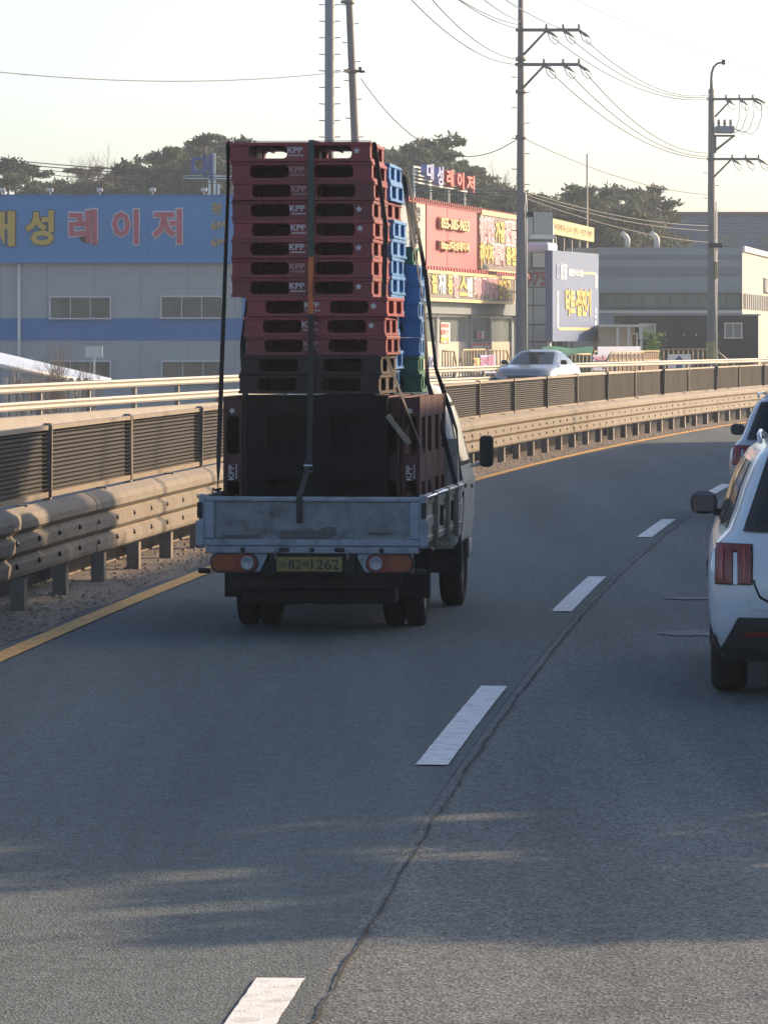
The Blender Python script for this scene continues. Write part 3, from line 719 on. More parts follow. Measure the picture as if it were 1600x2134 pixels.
# ================================================================== lashing straps
mat('strap', (0.022, 0.022, 0.024), 0.8, var=0.3, vscale=15)
mat('strap_green', (0.035, 0.07, 0.06), 0.8, var=0.2, vscale=15)
mat('strap_orange', (0.55, 0.16, 0.05), 0.75, var=0.2, vscale=8)
mat('strap_wood', (0.22, 0.18, 0.14), 0.8, var=0.3, vscale=8)
def ribbon(pts, w, tw=None, m='strap', name='webbing', parent=None, th=.004, n=14, wd=Vector((0, 1, 0))):
    """flat strap along pts; its width lies along wd, turned by the twist angles tw"""
    P_ = []
    for i in range(len(pts)-1):
        for j in range(n): P_.append(Vector(pts[i]).lerp(Vector(pts[i+1]), j/n))
    P_.append(Vector(pts[-1])); b = MB(); rows = []
    for i, p in enumerate(P_):
        t = (P_[min(i+1, len(P_)-1)]-P_[max(i-1, 0)]).normalized(); a = tw(i/(len(P_)-1)) if tw else 0
        s_ = wd-t*wd.dot(t); s_.normalize(); nn = t.cross(s_); v = s_*math.cos(a)+nn*math.sin(a); q = t.cross(v)
        rows.append([p+v*w/2+q*th/2, p+v*w/2-q*th/2, p-v*w/2-q*th/2, p-v*w/2+q*th/2])
    b.grid(rows, False, True); return b.obj(name, m, parent)
ztop = Z0+.02+N1*HGT
s1 = thing('cargo_strap', 'black strap over the rear pallet stack, hooked to both bed walls', 'strap', TM @ T((0, .78, 0)), 'straps lashing the pallets')
xL, xR = xl(474, .72), xl(776, .72)
ribbon([(-HW-.005, .10, 1.07), (-HW+.005, .09, 1.4), (xL-.012, 0.02, 3.45), (xL-.01, 0, ztop-.01), (xL+.02, 0, ztop+.008), (xR-.02, 0, ztop+.008), (xR+.012, 0, ztop-.02), (xR+.10, 0, 3.1), (.30+.15, 0, 2.2), (HW-.06, 0, 1.35), (HW+.012, -.02, 1.06)], .036, lambda t: 2.6*math.sin(t*7.0) if .02 < t < .36 else (1.0+.9*math.sin(t*12) if t > .56 else 0), parent=s1)
c = MB(); c.tube([(-HW-.03, .02, 1.09), (-HW-.03, .06, 1.075), (-HW+.02, .1, 1.085), (-HW-.01, .16, 1.075)], .009, 6); c.obj('hook', 'dark_metal', s1)
s2 = thing('cargo_strap', 'black strap over the blue pallet stack down to the bed wall by the cab', 'strap', TM @ T((0, 2.66, 0)), 'straps lashing the pallets')
z2 = Z0+.02+n2*HGT-.12; x2 = xl(816, 1.86)
ribbon([(x2-1.12, 0, z2+.006), (x2-.02, 0, z2+.006), (x2+.012, 0, z2-.02), (x2+.08, 0, 3.1), (x2+.19, -.02, 2.5), (xl(884, 2.98)+.06, 0, 1.9), (HW-.08, 0, 1.45), (HW+.012, 0, 1.07)], .038, lambda t: 0.9+.8*math.sin(t*9) if t > .3 else 0, parent=s2)
ribbon([(x2-1.12, 0, z2), (x2-1.3, 0, 2.2), (-HW-.0, 0, 1.07)], .05, lambda t: 2*t, parent=s2)
s2b = thing('cargo_strap', 'pale-edged strap slanting down beside the blue pallets to the cab', 'strap', TM @ T((0, 3.05, 0)), 'straps lashing the pallets')
ribbon([(x2-.3, -.45, z2+.012), (x2-.02, -.2, z2+.012), (x2+.02, -.1, z2-.03), (xl(884, 2.98)+.01, 0, 2.75), (xl(890, 2.98)+.07, 0, 2.0), (HW-.02, .06, 1.5), (HW+.014, .1, 1.08)], .036, lambda t: 1.2+1.1*math.sin(t*11+1) if t > .3 else 0, parent=s2b)
s3 = thing('cargo_strap', 'long strap running up the middle of the load from the tailgate with an orange length', 'strap', TM @ T((xl(648, .7), 0, 0)), 'straps lashing the pallets')
ribbon([(.0, -.022, .86), (.0, -.024, 1.05), (0, -.004, 1.072), (.0, .10, 1.10), (0, .58, 1.30), (.0, .66, 1.80), (.0, .695, 2.0), (0, .70, 2.44)], .045, None, 'strap', 'webbing', s3, wd=Vector((1, 0, 0)))
ribbon([(.0, .70, 2.44), (-.005, .697, 2.6), (0, .70, 2.88)], .042, lambda t: .75*math.sin(t*3.2), 'strap_orange', 'orange_webbing', s3, wd=Vector((1, 0, 0)))
ribbon([(.0, .70, 2.88), (.0, .70, ztop-.01), (.0, .73, ztop+.014), (.0, 1.78, ztop+.014), (0, 1.9, ztop-.1), (0, 2.9, z2+.02)], .042, None, 'strap_green', 'green_webbing', s3, wd=Vector((1, 0, 0)))
rt = link('ratchet', None, s3, T((0, .56, 1.285)) @ RX(R(14)))
c = MB(); c.cbox(-.035, .035, -.03, -.012, -.035, .045, .005); c.obj('ratchet_body', 'dark_metal', rt)
c = MB(); c.cbox(-.036, .036, -.055, -.032, -.008, .012, .005); c.cbox(-.036, .036, -.05, -.032, -.052, -.04, .004); c.obj('ratchet_handle', 'chrome', rt)
# wooden bar jutting beside the black slab
bt = MB(); bt.cbox(-.02, .02, -.012, .012, -.14, .14, .003); o = bt.obj('wooden_batten', 'strap_wood', None, TM @ T((xl(830, .78)+.01, .72, 1.55)) @ RY(R(-38))); tag(o, 'short pale wooden batten wedged beside the black slab in the truck bed', 'batten')
# ================================================================== cars
mat('car_white', (0.52, 0.57, 0.61), 0.28, coat=0.7, var=0.03, vscale=2, dirt=(0.45, 0.46, 0.47), dscale=3, damt=0.3)
mat('car_grey', (0.36, 0.38, 0.40), 0.32, metal=0.2, coat=0.7)
mat('car_silver', (0.22, 0.25, 0.29), 0.3, metal=0.4, coat=0.7)
mat('cladding', (0.022, 0.023, 0.025), 0.7, var=0.15, vscale=8)
mat('car_glass', (0.012, 0.016, 0.020), 0.06, spec=0.4)
mat('mirror_face', (0.10, 0.12, 0.14), 0.04, metal=0.7)
def suv(label, M, paint, zs=1.0, cat='car'):
    root = thing('car', label, cat, M)
    Z = lambda z: z*zs
    lv = [(.26, .84, .16, 4.62, .22, .3), (.36, .90, .07, 4.74, .24, .35), (.50, .935, .02, 4.79, .26, .4), (.66, .948, .0, 4.8, .28, .42), (.82, .95, .01, 4.78, .29, .42), (.95, .945, .035, 4.72, .29, .45), (1.02, .925, .055, 4.55, .29, .5), (1.06, .90, .07, 4.1, .28, .5), (1.10, .875, .085, 3.45, .27, .35), (1.22, .84, .14, 3.22, .25, .32), (1.36, .795, .21, 2.98, .24, .3), (1.50, .735, .30, 2.72, .24, .28), (1.58, .69, .36, 2.56, .24, .28), (1.64, .62, .44, 2.4, .24, .28), (1.675, .53, .56, 2.2, .26, .28), (1.69, .40, .75, 2.0, .24, .24), (1.695, .2, 1.0, 1.8, .15, .15)]
    B = Loft([(Z(l[0]),)+l[1:] for l in lv]); B.taper = (.14, Z(.92), Z(.22)); body = B.body('body', paint, root)
    pt = lambda n, m, cs, k, sg=1, d=.004, par=root, **kw: B.patch(n, m, par, [(a, Z(z)) for a, z in cs], k, sg, d, **kw)
    tg = pt('tailgate', paint, [(-.66, .60), (.66, .60), (.63, 1.08), (-.63, 1.08)], 'rear', 1, .007, nu=14)
    pt('rear_window', 'car_glass', [(-.62, 1.13), (.62, 1.13), (.48, 1.54), (-.48, 1.54)], 'rear', 1, .026, nu=28, nv=14)
    pt('window_surround', 'black', [(-.70, 1.085), (.70, 1.085), (.54, 1.58), (-.54, 1.58)], 'rear', 1, .016, nu=28, nv=14)
    pt('rear_bumper', 'cladding', [(-.865, .275), (.865, .275), (.73, .55), (-.73, .55)], 'rear', 1, .022, nu=32, nv=12)
    for sx in (-1, 1):
        a = lambda lo, hi: (sx*lo, sx*hi)
        tl = link('tail_lamp', None, root)
        pt('lamp_surround', 'black', [(sx*.875, .755), (sx*.645, .755), (sx*.645, 1.015), (sx*.875, 1.015)], 'rear', 1, .008, tl)
        pt('outer_lens', 'lens_red', [(sx*.865, .765), (sx*.765, .765), (sx*.762, 1.005), (sx*.862, 1.005)], 'rear', 1, .02, tl)
        pt('inner_lens', 'lens_red', [(sx*.732, .765), (sx*.655, .765), (sx*.655, 1.005), (sx*.738, 1.005)], 'rear', 1, .02, tl)
        pt('lens_core', 'lens_core', [(sx*.835, .79), (sx*.815, .79), (sx*.812, .985), (sx*.832, .985)], 'rear', 1, .026, tl, nu=3)
        pt('lens_core', 'lens_core', [(sx*.70, .79), (sx*.685, .79), (sx*.687, .985), (sx*.703, .985)], 'rear', 1, .026, tl, nu=3)
        pt('lamp_bridge', 'lens_red', [(sx*.765, .965), (sx*.732, .965), (sx*.735, 1.005), (sx*.762, 1.005)], 'rear', 1, .02, tl, nu=2, nv=2)
        pt('lamp_gap', paint, [(sx*.762, .758), (sx*.735, .758), (sx*.737, .955), (sx*.760, .955)], 'rear', 1, .014, tl, nu=2, nv=3)
        pt('reflector', 'lens_red', [(sx*.70, .435), (sx*.50, .435), (sx*.50, .468), (sx*.69, .462)], 'rear', 1, .032)
        pt('sill_cladding', 'cladding', [(.24, .275), (4.35, .275), (4.35, .43), (.20, .43)], 'side', sx, .014, nu=30, nv=8)
        pt('side_glass', 'car_glass', [(.72, 1.09), (3.30, 1.09), (2.70, 1.52), (.95, 1.52)], 'side', sx, .006, nu=14)
        pt('pillar', 'black', [(1.52, 1.09), (1.62, 1.09), (1.58, 1.52), (1.48, 1.52)], 'side', sx, .009, nu=2)
        pt('door_handle', 'chrome', [(1.55, .94), (1.75, .94), (1.75, .965), (1.55, .965)], 'side', sx, .035, nu=3, nv=2)
        c = MB(); c.tube([(sx*.60, .85, Z(1.655)), (sx*.61, 1.0, Z(1.70)), (sx*.60, 2.0, Z(1.70)), (sx*.56, 2.3, Z(1.655))], .016, 8); c.obj('roof_rail', 'chrome', root)
        for yw in (.98, 3.78):
            c = MB(); rows = []
            for i in range(15):
                an = math.pi*(-.03+1.06*i/14); ca, sa = math.cos(an), math.sin(an); rows.append([(sx*xx, yw+rr*ca, .37+rr*sa) for xx, rr in ((.60, .42), (.915, .43), (.92, .40), (.70, .39))])
            c.grid(rows); c.obj('wheel_arch', 'cladding', root)
            wheel('wheel', root, sx*.80, yw, .37, .23, sx)
        mi = link('door_mirror', None, root)
        c = MB(); c.cbox(sx*.985-.10, sx*.985+.085, 3.02, 3.16, Z(1.085), Z(1.245), .055); c.obj('mirror_shell', 'black', mi)
        c = MB(); c.cbox(sx*.985-.08, sx*.985+.065, 3.012, 3.03, Z(1.10), Z(1.23), .008); c.obj('mirror_glass', 'mirror_face', mi)
        c = MB(); c.ext([(sx*.80, Z(1.05)), (sx*.93, Z(1.08)), (sx*.93, Z(1.12)), (sx*.80, Z(1.14))], 3.05, 3.14); c.obj('mirror_foot', 'black', mi)
    sp = B.patch('spoiler', paint, root, [(-.50, Z(1.60)), (.50, Z(1.60)), (.46, Z(1.655)), (-.46, Z(1.655))], 'rear', 1, .05, nu=10)
    return root, B
def seam(B, root, pts, kind, sg, m='black', r=.011):
    c = MB(); P_ = []
    for a, z in pts:
        if kind == 'side': q = B.P(sg, B.ty(a, z), z)
        else:
            q = B.P(1, B.tx(abs(a), z), z); q = Vector((math.copysign(q.x, a), q.y, q.z))
        P_.append(q)
    c.tube(P_, r, 6); c.obj('panel_gap', m, root)
s_root, SB = suv('white SUV with twin-bar red tail lamps at the right edge, its rear nearest', T((2.92, 27.3, 0)) @ RZ(R(-5)), 'car_white', .965)
seam(SB, s_root, [(-.64, .76), (-.63, .72), (-.60, .655), (-.50, .60), (0, .585), (.50, .60)], 'rear', 1)
seam(SB, s_root, [(1.45, .45), (1.40, .8), (1.52, 1.06)], 'side', -1)
s2_root, SB2 = suv('pale grey hatchback ahead of the white SUV at the right edge of the road', T((5.12, 54.0, 0)) @ RZ(R(-8.0)), 'car_grey', .915)
# oncoming silver saloon on the opposite carriageway
def saloon(label, M, paint):
    root = thing('car', label, 'car', M)
    lv = [(.22, .80, .1, 4.5, .25, .35), (.40, .89, .02, 4.6, .28, .45), (.62, .915, .0, 4.62, .3, .5), (.80, .91, .05, 4.55, .3, .55), (.90, .88, .12, 4.35, .3, .55), (.96, .84, .3, 3.7, .28, .4), (1.0, .80, .55, 3.35, .24, .3), (1.14, .74, .85, 2.98, .2, .26), (1.28, .66, 1.15, 2.62, .2, .24), (1.38, .58, 1.4, 2.35, .2, .22), (1.43, .48, 1.6, 2.15, .2, .2), (1.45, .3, 1.75, 2.0, .1, .1)]
    B = Loft(lv); B.body('body', paint, root)
    B.patch('windscreen', 'car_glass', root, [(-.66, 1.02), (.66, 1.02), (.52, 1.37), (-.52, 1.37)], 'front', 1, .008, nu=12)
    B.patch('grille', 'black', root, [(-.45, .45), (.45, .45), (.45, .68), (-.45, .68)], 'front', 1, .008, nu=10)
    for sx in (-1, 1):
        B.patch('side_glass', 'car_glass', root, [(.95, 1.02), (2.95, 1.02), (2.45, 1.36), (1.5, 1.36)], 'side', sx, .006, nu=10)
        B.patch('headlamp', 'lens_white', root, [(sx*.50, .66), (sx*.80, .70), (sx*.78, .80), (sx*.50, .75)], 'front', 1, .012)
        c = MB(); c.cbox(sx*.92-.11, sx*.92+.09, 2.82, 2.98, 1.0, 1.14, .04); c.obj('door_mirror', 'black', root)
        for yw in (.95, 3.7): wheel('wheel', root, sx*.80, yw, .32, .21, sx)
    return root
Yc = 134; pc = Vector(((1108-800)*Yc/F, Yc, .404))
saloon('silver saloon car driving towards us behind the louvred screen', T(pc) @ RZ(R(180-14)) @ T((0, -3.2, 0)), 'car_silver')
# ================================================================== buildings and signs
mat('blue_sheet', (0.008, 0.17, 0.41), 0.6, var=0.08, vscale=0.6, dirt=(0.03, 0.175, 0.36), dscale=0.5, damt=0.4)
mat('blue_band', (0.008, 0.125, 0.33), 0.6, var=0.08, vscale=0.6)
mat('grey_wall', (0.30, 0.325, 0.335), 0.75, var=0.06, vscale=0.5, dirt=(0.30, 0.30, 0.29), dscale=0.4, damt=0.4)
mat('white_frame', (0.50, 0.51, 0.50), 0.5, var=0.05)
mat('win_glass', (0.05, 0.065, 0.068), 0.1, spec=0.7, var=0.55, vscale=0.9)
mat('win_glass_green', (0.07, 0.115, 0.11), 0.1, spec=0.7, var=0.3, vscale=0.8)
mat('shop_glass', (0.17, 0.20, 0.20), 0.15, spec=0.6, var=0.1, vscale=0.8)
mat('letter_yellow', (0.43, 0.30, 0.04), 0.55, var=0.08)
mat('letter_red', (0.36, 0.045, 0.09), 0.55, var=0.08)
mat('letter_white', (0.72, 0.72, 0.72), 0.6)
mat('letter_dark', (0.03, 0.035, 0.06), 0.6)
mat('letter_navy', (0.03, 0.06, 0.20), 0.55)
mat('letter_lilac', (0.22, 0.23, 0.42), 0.55)
mat('letter_coral', (0.45, 0.06, 0.05), 0.55)
mat('letter_pink', (0.48, 0.20, 0.23), 0.55)
mat('letter_maroon', (0.16, 0.025, 0.03), 0.6)
mat('letter_purple', (0.17, 0.03, 0.13), 0.6)
mat('sign_red', (0.33, 0.06, 0.075), 0.6, var=0.06, vscale=0.7)
mat('sign_red_edge', (0.25, 0.03, 0.03), 0.6)
mat('sign_dark', (0.09, 0.075, 0.07), 0.6, var=0.1)
mat('sign_trim', (0.52, 0.39, 0.17), 0.55)
mat('sign_yellow', (0.54, 0.41, 0.15), 0.6, var=0.12, vscale=1)
mat('sign_slate', (0.05, 0.10, 0.215), 0.6, var=0.06, vscale=0.8)
mat('sign_lavender', (0.20, 0.24, 0.38), 0.6)
mat('cream_wall', (0.37, 0.345, 0.30), 0.8, var=0.08, vscale=1)
mat('ochre_rail', (0.26, 0.20, 0.10), 0.6, var=0.1)
mat('frame_pipe', (0.62, 0.60, 0.54), 0.5)
mat('slate_wall', (0.20, 0.245, 0.275), 0.75, var=0.1, vscale=0.4)
mat('slate_wall2', (0.125, 0.155, 0.18), 0.75, var=0.1, vscale=0.4)
mat('siding', (0.12, 0.155, 0.21), 0.55, var=0.1, vscale=0.5, rand=0.08)
mat('brown_ridge', (0.16, 0.09, 0.07), 0.7)
mat('black_wall', (0.005, 0.008, 0.015), 0.7, var=0.15, vscale=0.6)
mat('panel_grey', (0.235, 0.255, 0.25), 0.75, var=0.07, vscale=0.5, rand=0.05)
mat('joint_dark', (0.05, 0.055, 0.055), 0.9)
mat('roof_white', (0.42, 0.50, 0.62), 0.5, var=0.05)
mat('brown_wood', (0.13, 0.085, 0.06), 0.8, var=0.2, vscale=3, rand=0.15)
mat('green_tarp', (0.06, 0.22, 0.14), 0.7, var=0.2)
mat('pale_green', (0.30, 0.36, 0.30), 0.7)
# yard on which the shop buildings stand
b = MB(); poly = [(-4.0, 178), (1.5, 178), (9, 186), (22, 196), (60, 230), (60, 420), (-4, 420)]
b.ext(poly, -1.5, 0.30, axis='z'); struct(b.obj('yard', 'concrete'))
# ---------------------------------------------------------------- blue factory, gable side facing us
D1 = 195.0
PB = Plane(-150, D1, 826, D1)
fac = thing('factory_building', 'grey sheet-clad factory with blue fascia and blue band at the left', 'building', PB.frame(PB.len/2, -1.5))
L = PB.len; hu = L/2
zt = PB.uz(200, 408)[1]; zs = PB.uz(200, 548)[1]; zb1 = PB.uz(200, 663)[1]; zb0 = PB.uz(200, 709)[1]
Z = lambda z: z+1.5
c = MB(); c.box(-hu, hu, 0, 30, 0, Z(zs)); c.obj('wall', 'grey_wall', fac)
fas = MB(); fas.box(-hu, hu+.02, -.35, 30.2, Z(zs), Z(zt)); fas = fas.obj('fascia', 'blue_sheet', fac)
c = MB(); c.box(-hu, hu+.03, -.40, -.30, Z(zt)-.02, Z(zt)+.06); c.obj('coping', 'blue_band', fac)
c = MB(); c.box(-hu-.01, hu+.015, -.03, .02, Z(zb0), Z(zb1)); c.obj('blue_band', 'blue_band', fac)
for k in range(7):
    u = -hu+L*(k+.3)/7; c = MB(); c.box(u-.012, u+.012, -.365, -.34, Z(zs)+.02, Z(zt)-.04); c.obj('sheet_joint', 'blue_band', fac)
for k in range(10):
    u = -hu+L*(k+.55)/10; c = MB(); c.box(u-.015, u+.015, -.012, .02, 0, Z(zs)-.01); c.obj('sheet_joint', 'slate_wall', fac)
for zz in (573, 600):
    z = PB.uz(200, zz)[1]; c = MB(); c.box(-hu, hu, -.01, .02, Z(z)-.012, Z(z)+.012); c.obj('sheet_joint', 'slate_wall', fac)
def window(parent, x0, x1, z0, z1, panes, gm='win_glass', fm='white_frame', y=0.0, t=.06):
    w = link('window', None, parent); f = MB()
    f.box(x0-.02, x1+.02, y-.16, y+.02, z1-t, z1); f.box(x0-.03, x1+.03, y-.20, y+.02, z0, z0+t)
    f.box(x0, x0+t, y-.15, y+.02, z0+t, z1-t); f.box(x1-t, x1, y-.15, y+.02, z0+t, z1-t)
    n = panes; pw = (x1-x0-2*t)/n
    for i in range(1, n): f.box(x0+t+pw*i-t*.3, x0+t+pw*i+t*.3, y-.045, y+.02, z0+t, z1-t)
    f.obj('frame', fm, w)
    for i in range(n):
        g_ = MB(); g_.box(x0+t+pw*i+t*.3, x0+t+pw*(i+1)-t*.3, y-.015-.008*(i % 2), y+.01, z0+t, z1-t); g_.obj('pane', gm, w)
    return w
for (xa, xb, ya, yb) in ((103, 232, 617, 665), (334, 465, 616, 664), (103, 232, 751, 800), (336, 468, 751, 800), (-120, -10, 617, 665)):
    u0, u1, z0, z1 = PB.rect(xa, ya, xb, yb); window(fac, u0-hu, u1-hu, Z(z0), Z(z1), 3)
for px in (40, 508):
    u, z = PB.uz(px, 548); c = MB(); c.tube([(u-hu, -.12, 0), (u-hu, -.12, Z(zs)-.02)], .07, 8); c.obj('downpipe', 'frame_pipe' if px < 100 else 'blue_band', fac)
# floodlights on the coping
for k, px in enumerate((5, 105, 208, 318, 425)):
    u, z = PB.uz(px, 400, -.35); fl = thing('floodlight', f'small white floodlight on the blue fascia, {ords[k] if k else "first"} from the left', 'light', PB.frame(u, zt+.06, -.36), 'floodlights along the blue fascia')
    c = MB(); c.tube([(0, 0, 0), (0, -.1, .12)], .03, 6); c.obj('arm', 'frame_pipe', fl)
    c = MB(); c.cbox(-.13, .13, -.22, -.04, .09, .24, .03, RX(R(-18))); c.obj('lamp_head', 'white_frame', fl)
# letters on the blue fascia
def letters(parent, P_, items, off_, m, om=None, bold=.035, ob=.06, depth=.10, hu_=0, zsub=0):
    for (ch, x0, y0, x1, y1) in items:
        u0, u1, z0, z1 = P_.rect(x0, y0, x1, y1, off_); w, h = abs(u1-u0), z1-z0
        if om: text(ch, w, h, depth*.5, om, parent, ((u0+u1)/2-hu_, off_, (z0+z1)/2-zsub), ob, 'letter_outline')
        text(ch, w, h, depth, m, parent, ((u0+u1)/2-hu_, off_, (z0+z1)/2-zsub), bold, 'letter')
sg = thing('sign_lettering', 'large yellow and red raised letters on the blue factory fascia', 'sign', PB.frame(0, 0))
letters(sg, PB, [('대', -48, 442, 28, 510), ('성', 56, 440, 110, 508)], -.355, 'letter_yellow', 'letter_dark')
letters(sg, PB, [('레', 146, 438, 200, 506), ('이', 236, 438, 287, 506), ('저', 321, 437, 377, 505)], -.355, 'letter_red', 'letter_white')
letters(sg, PB, [('평', 441, 422, 460, 446), ('6M', 440, 460, 470, 477), ('6M', 440, 496, 470, 513)], -.355, 'letter_yellow', None, 0.0)
# roof sign seen from the front: one blue syllable on a pipe frame
rs = thing('roof_sign', 'big navy letter on a pipe frame above the blue fascia beside the pallets', 'sign', PB.frame(0, 0))
letters(rs, PB, [('대', 400, 322, 442, 371)], 2.0, 'letter_navy', None, .03, depth=.2)
u0, z0 = PB.uz(447, 408, 2.0); 
c = MB()
for px, a, bt in ((447, 318, 402), (436, 366, 402), (455, 380, 402)):
    u, za = PB.uz(px, a, 2.1); _, zb_ = PB.uz(px, bt, 2.1); c.box(u-.05, u+.05, 2.1, 2.2, zb_-1.2, za)
for yy in (366, 371): 
    ua, z = PB.uz(380, yy, 2.1); ub, _ = PB.uz(560, yy, 2.1); c.box(ua, ub, 2.2, 2.25, z-.03, z+.03)
c.obj('frame', 'frame_pipe', rs)
# ---------------------------------------------------------------- red shop front, the road side of the same works
PRd = Plane(826, 196.5, 1074, 228.5)
shop = thing('shop_building', 'shop front with red sign wall and glazed ground floor beside the pole', 'building', PRd.frame(PRd.len/2, 0.3))
hs = PRd.len/2; zt2 = PRd.uz(870, 417)[1]; ZZ = lambda z: z-.3
zr0 = PRd.uz(870, 553)[1]; zl1 = PRd.uz(895, 563)[1]; zl0 = PRd.uz(895, 626)[1]
c = MB(); c.box(-hs, hs, 0, 14, 0, ZZ(zt2)-.15); c.obj('wall', 'slate_wall', shop)
c = MB(); c.box(-hs, hs+.1, -.30, 0, ZZ(zt2)-.15, ZZ(zt2)+.05)
for k in range(60): u = -hs+2*hs*k/60; c.box(u, u+.2, -.36, -.30, ZZ(zt2)-.1, ZZ(zt2)+.08)
c.obj('eaves', 'sign_red_edge', shop)
# canopy strip between the two sign rows
c = MB()
for k in range(44): u = -hs+2*hs*k/44; c.ext([(u, ZZ(zr0)-.02), (u+.35, ZZ(zr0)-.25), (u+.65, ZZ(zr0)-.25), (u+.3, ZZ(zr0)-.02)], -.75, -.70)
c.box(-hs, hs, -.70, 0, ZZ(zr0)-.27, ZZ(zr0)-.02); c.obj('canopy', 'sign_red', shop)
# ground floor glazing
gz0, gz1 = .0, ZZ(PRd.uz(925, 655)[1])
c = MB(); c.box(-hs, hs, -.6, -.02, gz1+.02, ZZ(zl0)-.05); c.obj('soffit', 'slate_wall2', shop)
for k, (xa, xb) in enumerate(((862, 905), (907, 968), (975, 1016), (1017, 1060))):
    u0, u1, z0, z1 = PRd.rect(xa, 662, xb, 780); window(shop, u0-hs, u1-hs, .05, gz1, 1, 'shop_glass', 'white_frame', -.02, .12)
    c = MB(); zc = ZZ(PRd.uz(xa, 712)[1]); c.box(u0-hs+.1, u1-hs-.1, -.075, -.05, .15, zc); c.obj('window_film', 'cream_wall', shop)
u, _ = PRd.uz(972, 700); c = MB(); c.box(u-hs-.18, u-hs+.18, -.15, .05, 0, gz1); c.obj('door_pillar', 'slate_wall2', shop)
u, _ = PRd.uz(1061, 700); c = MB(); c.tube([(u-hs, -.35, 0), (u-hs, -.35, gz1-.2), (u-hs+.5, -.25, gz1+.5)], .13, 8); c.obj('downpipe', 'frame_pipe', shop)
def board(name, label, P_, rect, m, off_, th=.18, trim=None, cat='sign', tw=.18, group=None, post=None):
    u0, u1, z0, z1 = P_.rect(*rect, off_); hu_ = (u1-u0)/2
    t_ = thing(name, label, cat, P_.frame((u0+u1)/2, z0, off_), group)
    c = MB(); c.box(-hu_, hu_, -th, 0, 0, z1-z0); c.obj('board', m, t_)
    if trim:
        c = MB(); h = z1-z0; c.box(-hu_-.02, hu_+.02, -th-.05, -.001, h, h+tw); c.box(-hu_-.02, hu_+.02, -th-.05, -.001, -tw, 0); c.box(-hu_-tw, -hu_, -th-.04, -.002, 0, h); c.box(hu_, hu_+tw, -th-.04, -.002, 0, h); c.obj('trim', trim, t_)
    return t_, (u0+u1)/2, z0
def put(t_, cu, cz, P_, off_, th, items, m, bold=.03, depth=.06, om=None):
    for (ch, x0, y0, x1, y1) in items:
        u0, u1, z0, z1 = P_.rect(x0, y0, x1, y1, off_-th)
        if om: text(ch, u1-u0, z1-z0, depth*.5, om, t_, ((u0+u1)/2-cu, -th, (z0+z1)/2-cz), bold+.05, 'letter_outline')
        text(ch, u1-u0, z1-z0, depth, m, t_, ((u0+u1)/2-cu, -th, (z0+z1)/2-cz), bold, 'letter')
t_, cu, cz = board('signboard', 'large coral red sign panel with raised cream phone number and web address', PRd, (880, 424, 985, 556), 'sign_red', -.05, .2)
put(t_, cu, cz, PRd, -.05, .2, [('055-385-9655', 909, 453, 967, 474), ('http://대성레이저', 909, 499, 967, 522)], 'sign_trim', .03, .25, 'sign_red_edge')
u0, u1, z0, z1 = PRd.rect(932, 424, 933.2, 556, -.25); c = MB(); c.box(u0-cu-.06, u0-cu+.06, -.215, -.2, 0.02, z1-cz-.02); c.obj('panel_joint', 'sign_red_edge', t_)
t_, cu, cz = board('signboard', 'narrow cream sign strip at the left end of the red sign wall', PRd, (858, 421, 877, 556), 'cream_wall', -.05, .2)
put(t_, cu, cz, PRd, -.05, .2, [('공', 864, 430, 875, 462), ('장', 864, 474, 875, 506)], 'letter_dark', .02, .05)
t_, cu, cz = board('signboard', 'brown sign with yellow border and blocks of pink and yellow letters', PRd, (994, 446, 1080, 560), 'sign_dark', -.12, .2, 'sign_trim', tw=.22)
put(t_, cu, cz, PRd, -.12, .2, [('철판', 999, 455, 1013, 500), ('절단', 1014, 457, 1028, 502), ('전문', 1052, 462, 1073, 506)], 'letter_pink', .05, .05, 'letter_white')
put(t_, cu, cz, PRd, -.12, .2, [('가공', 1031, 461, 1049, 502)], 'letter_yellow', .05, .05)
put(t_, cu, cz, PRd, -.12, .2, [('레이저', 999, 508, 1025, 545)], 'letter_yellow', .05, .05)
put(t_, cu, cz, PRd, -.12, .2, [('절곡', 1028, 510, 1049, 549)], 'letter_pink', .05, .05, 'letter_white'); put(t_, cu, cz, PRd, -.12, .2, [('용접', 1053, 514, 1073, 550)], 'letter_yellow', .05, .05)
t_, cu, cz = board('signboard', 'long brown shop sign with a yellow lower edge above the glazing', PRd, (880, 568, 1062, 620), 'sign_dark', -.80, .2, 'sign_trim', tw=.14)
put(t_, cu, cz, PRd, -.80, .2, [('철', 898, 571, 908, 608), ('동', 931, 575, 941, 612), ('스', 956, 577, 971, 614)], 'letter_yellow', .04, .05)
put(t_, cu, cz, PRd, -.80, .2, [('가공', 912, 571, 926, 610), ('텐', 972, 579, 981, 616)], 'letter_white', .04, .05)
put(t_, cu, cz, PRd, -.80, .2, [('절단', 944, 576, 954, 616), ('레이저', 988, 578, 1014, 619), ('용접', 1017, 580, 1035, 620)], 'letter_pink', .05, .05, 'letter_white')
put(t_, cu, cz, PRd, -.80, .2, [('면가공', 1038, 582, 1062, 622)], 'letter_yellow', .04, .05)
t_, cu, cz = board('notice', 'tall red and white notice with a yellow foot on the shop window', PRd, (917, 672, 935, 714), 'letter_white', -.10, .05)
put(t_, cu, cz, PRd, -.10, .05, [('레이저', 918, 674, 934, 684), ('절단', 918, 686, 934, 698)], 'letter_coral', .04, .02); put(t_, cu, cz, PRd, -.10, .05, [('문의', 918, 701, 934, 713)], 'letter_yellow', .05, .02)
t_, cu, cz = board('notice', 'wide red and white banner on the shop door', PRd, (980, 716, 1022, 742), 'letter_coral', -.10, .05)
put(t_, cu, cz, PRd, -.10, .05, [('대성레이저', 985, 719, 1019, 728), ('상담문의', 985, 732, 1019, 740)], 'letter_white', .03, .02)
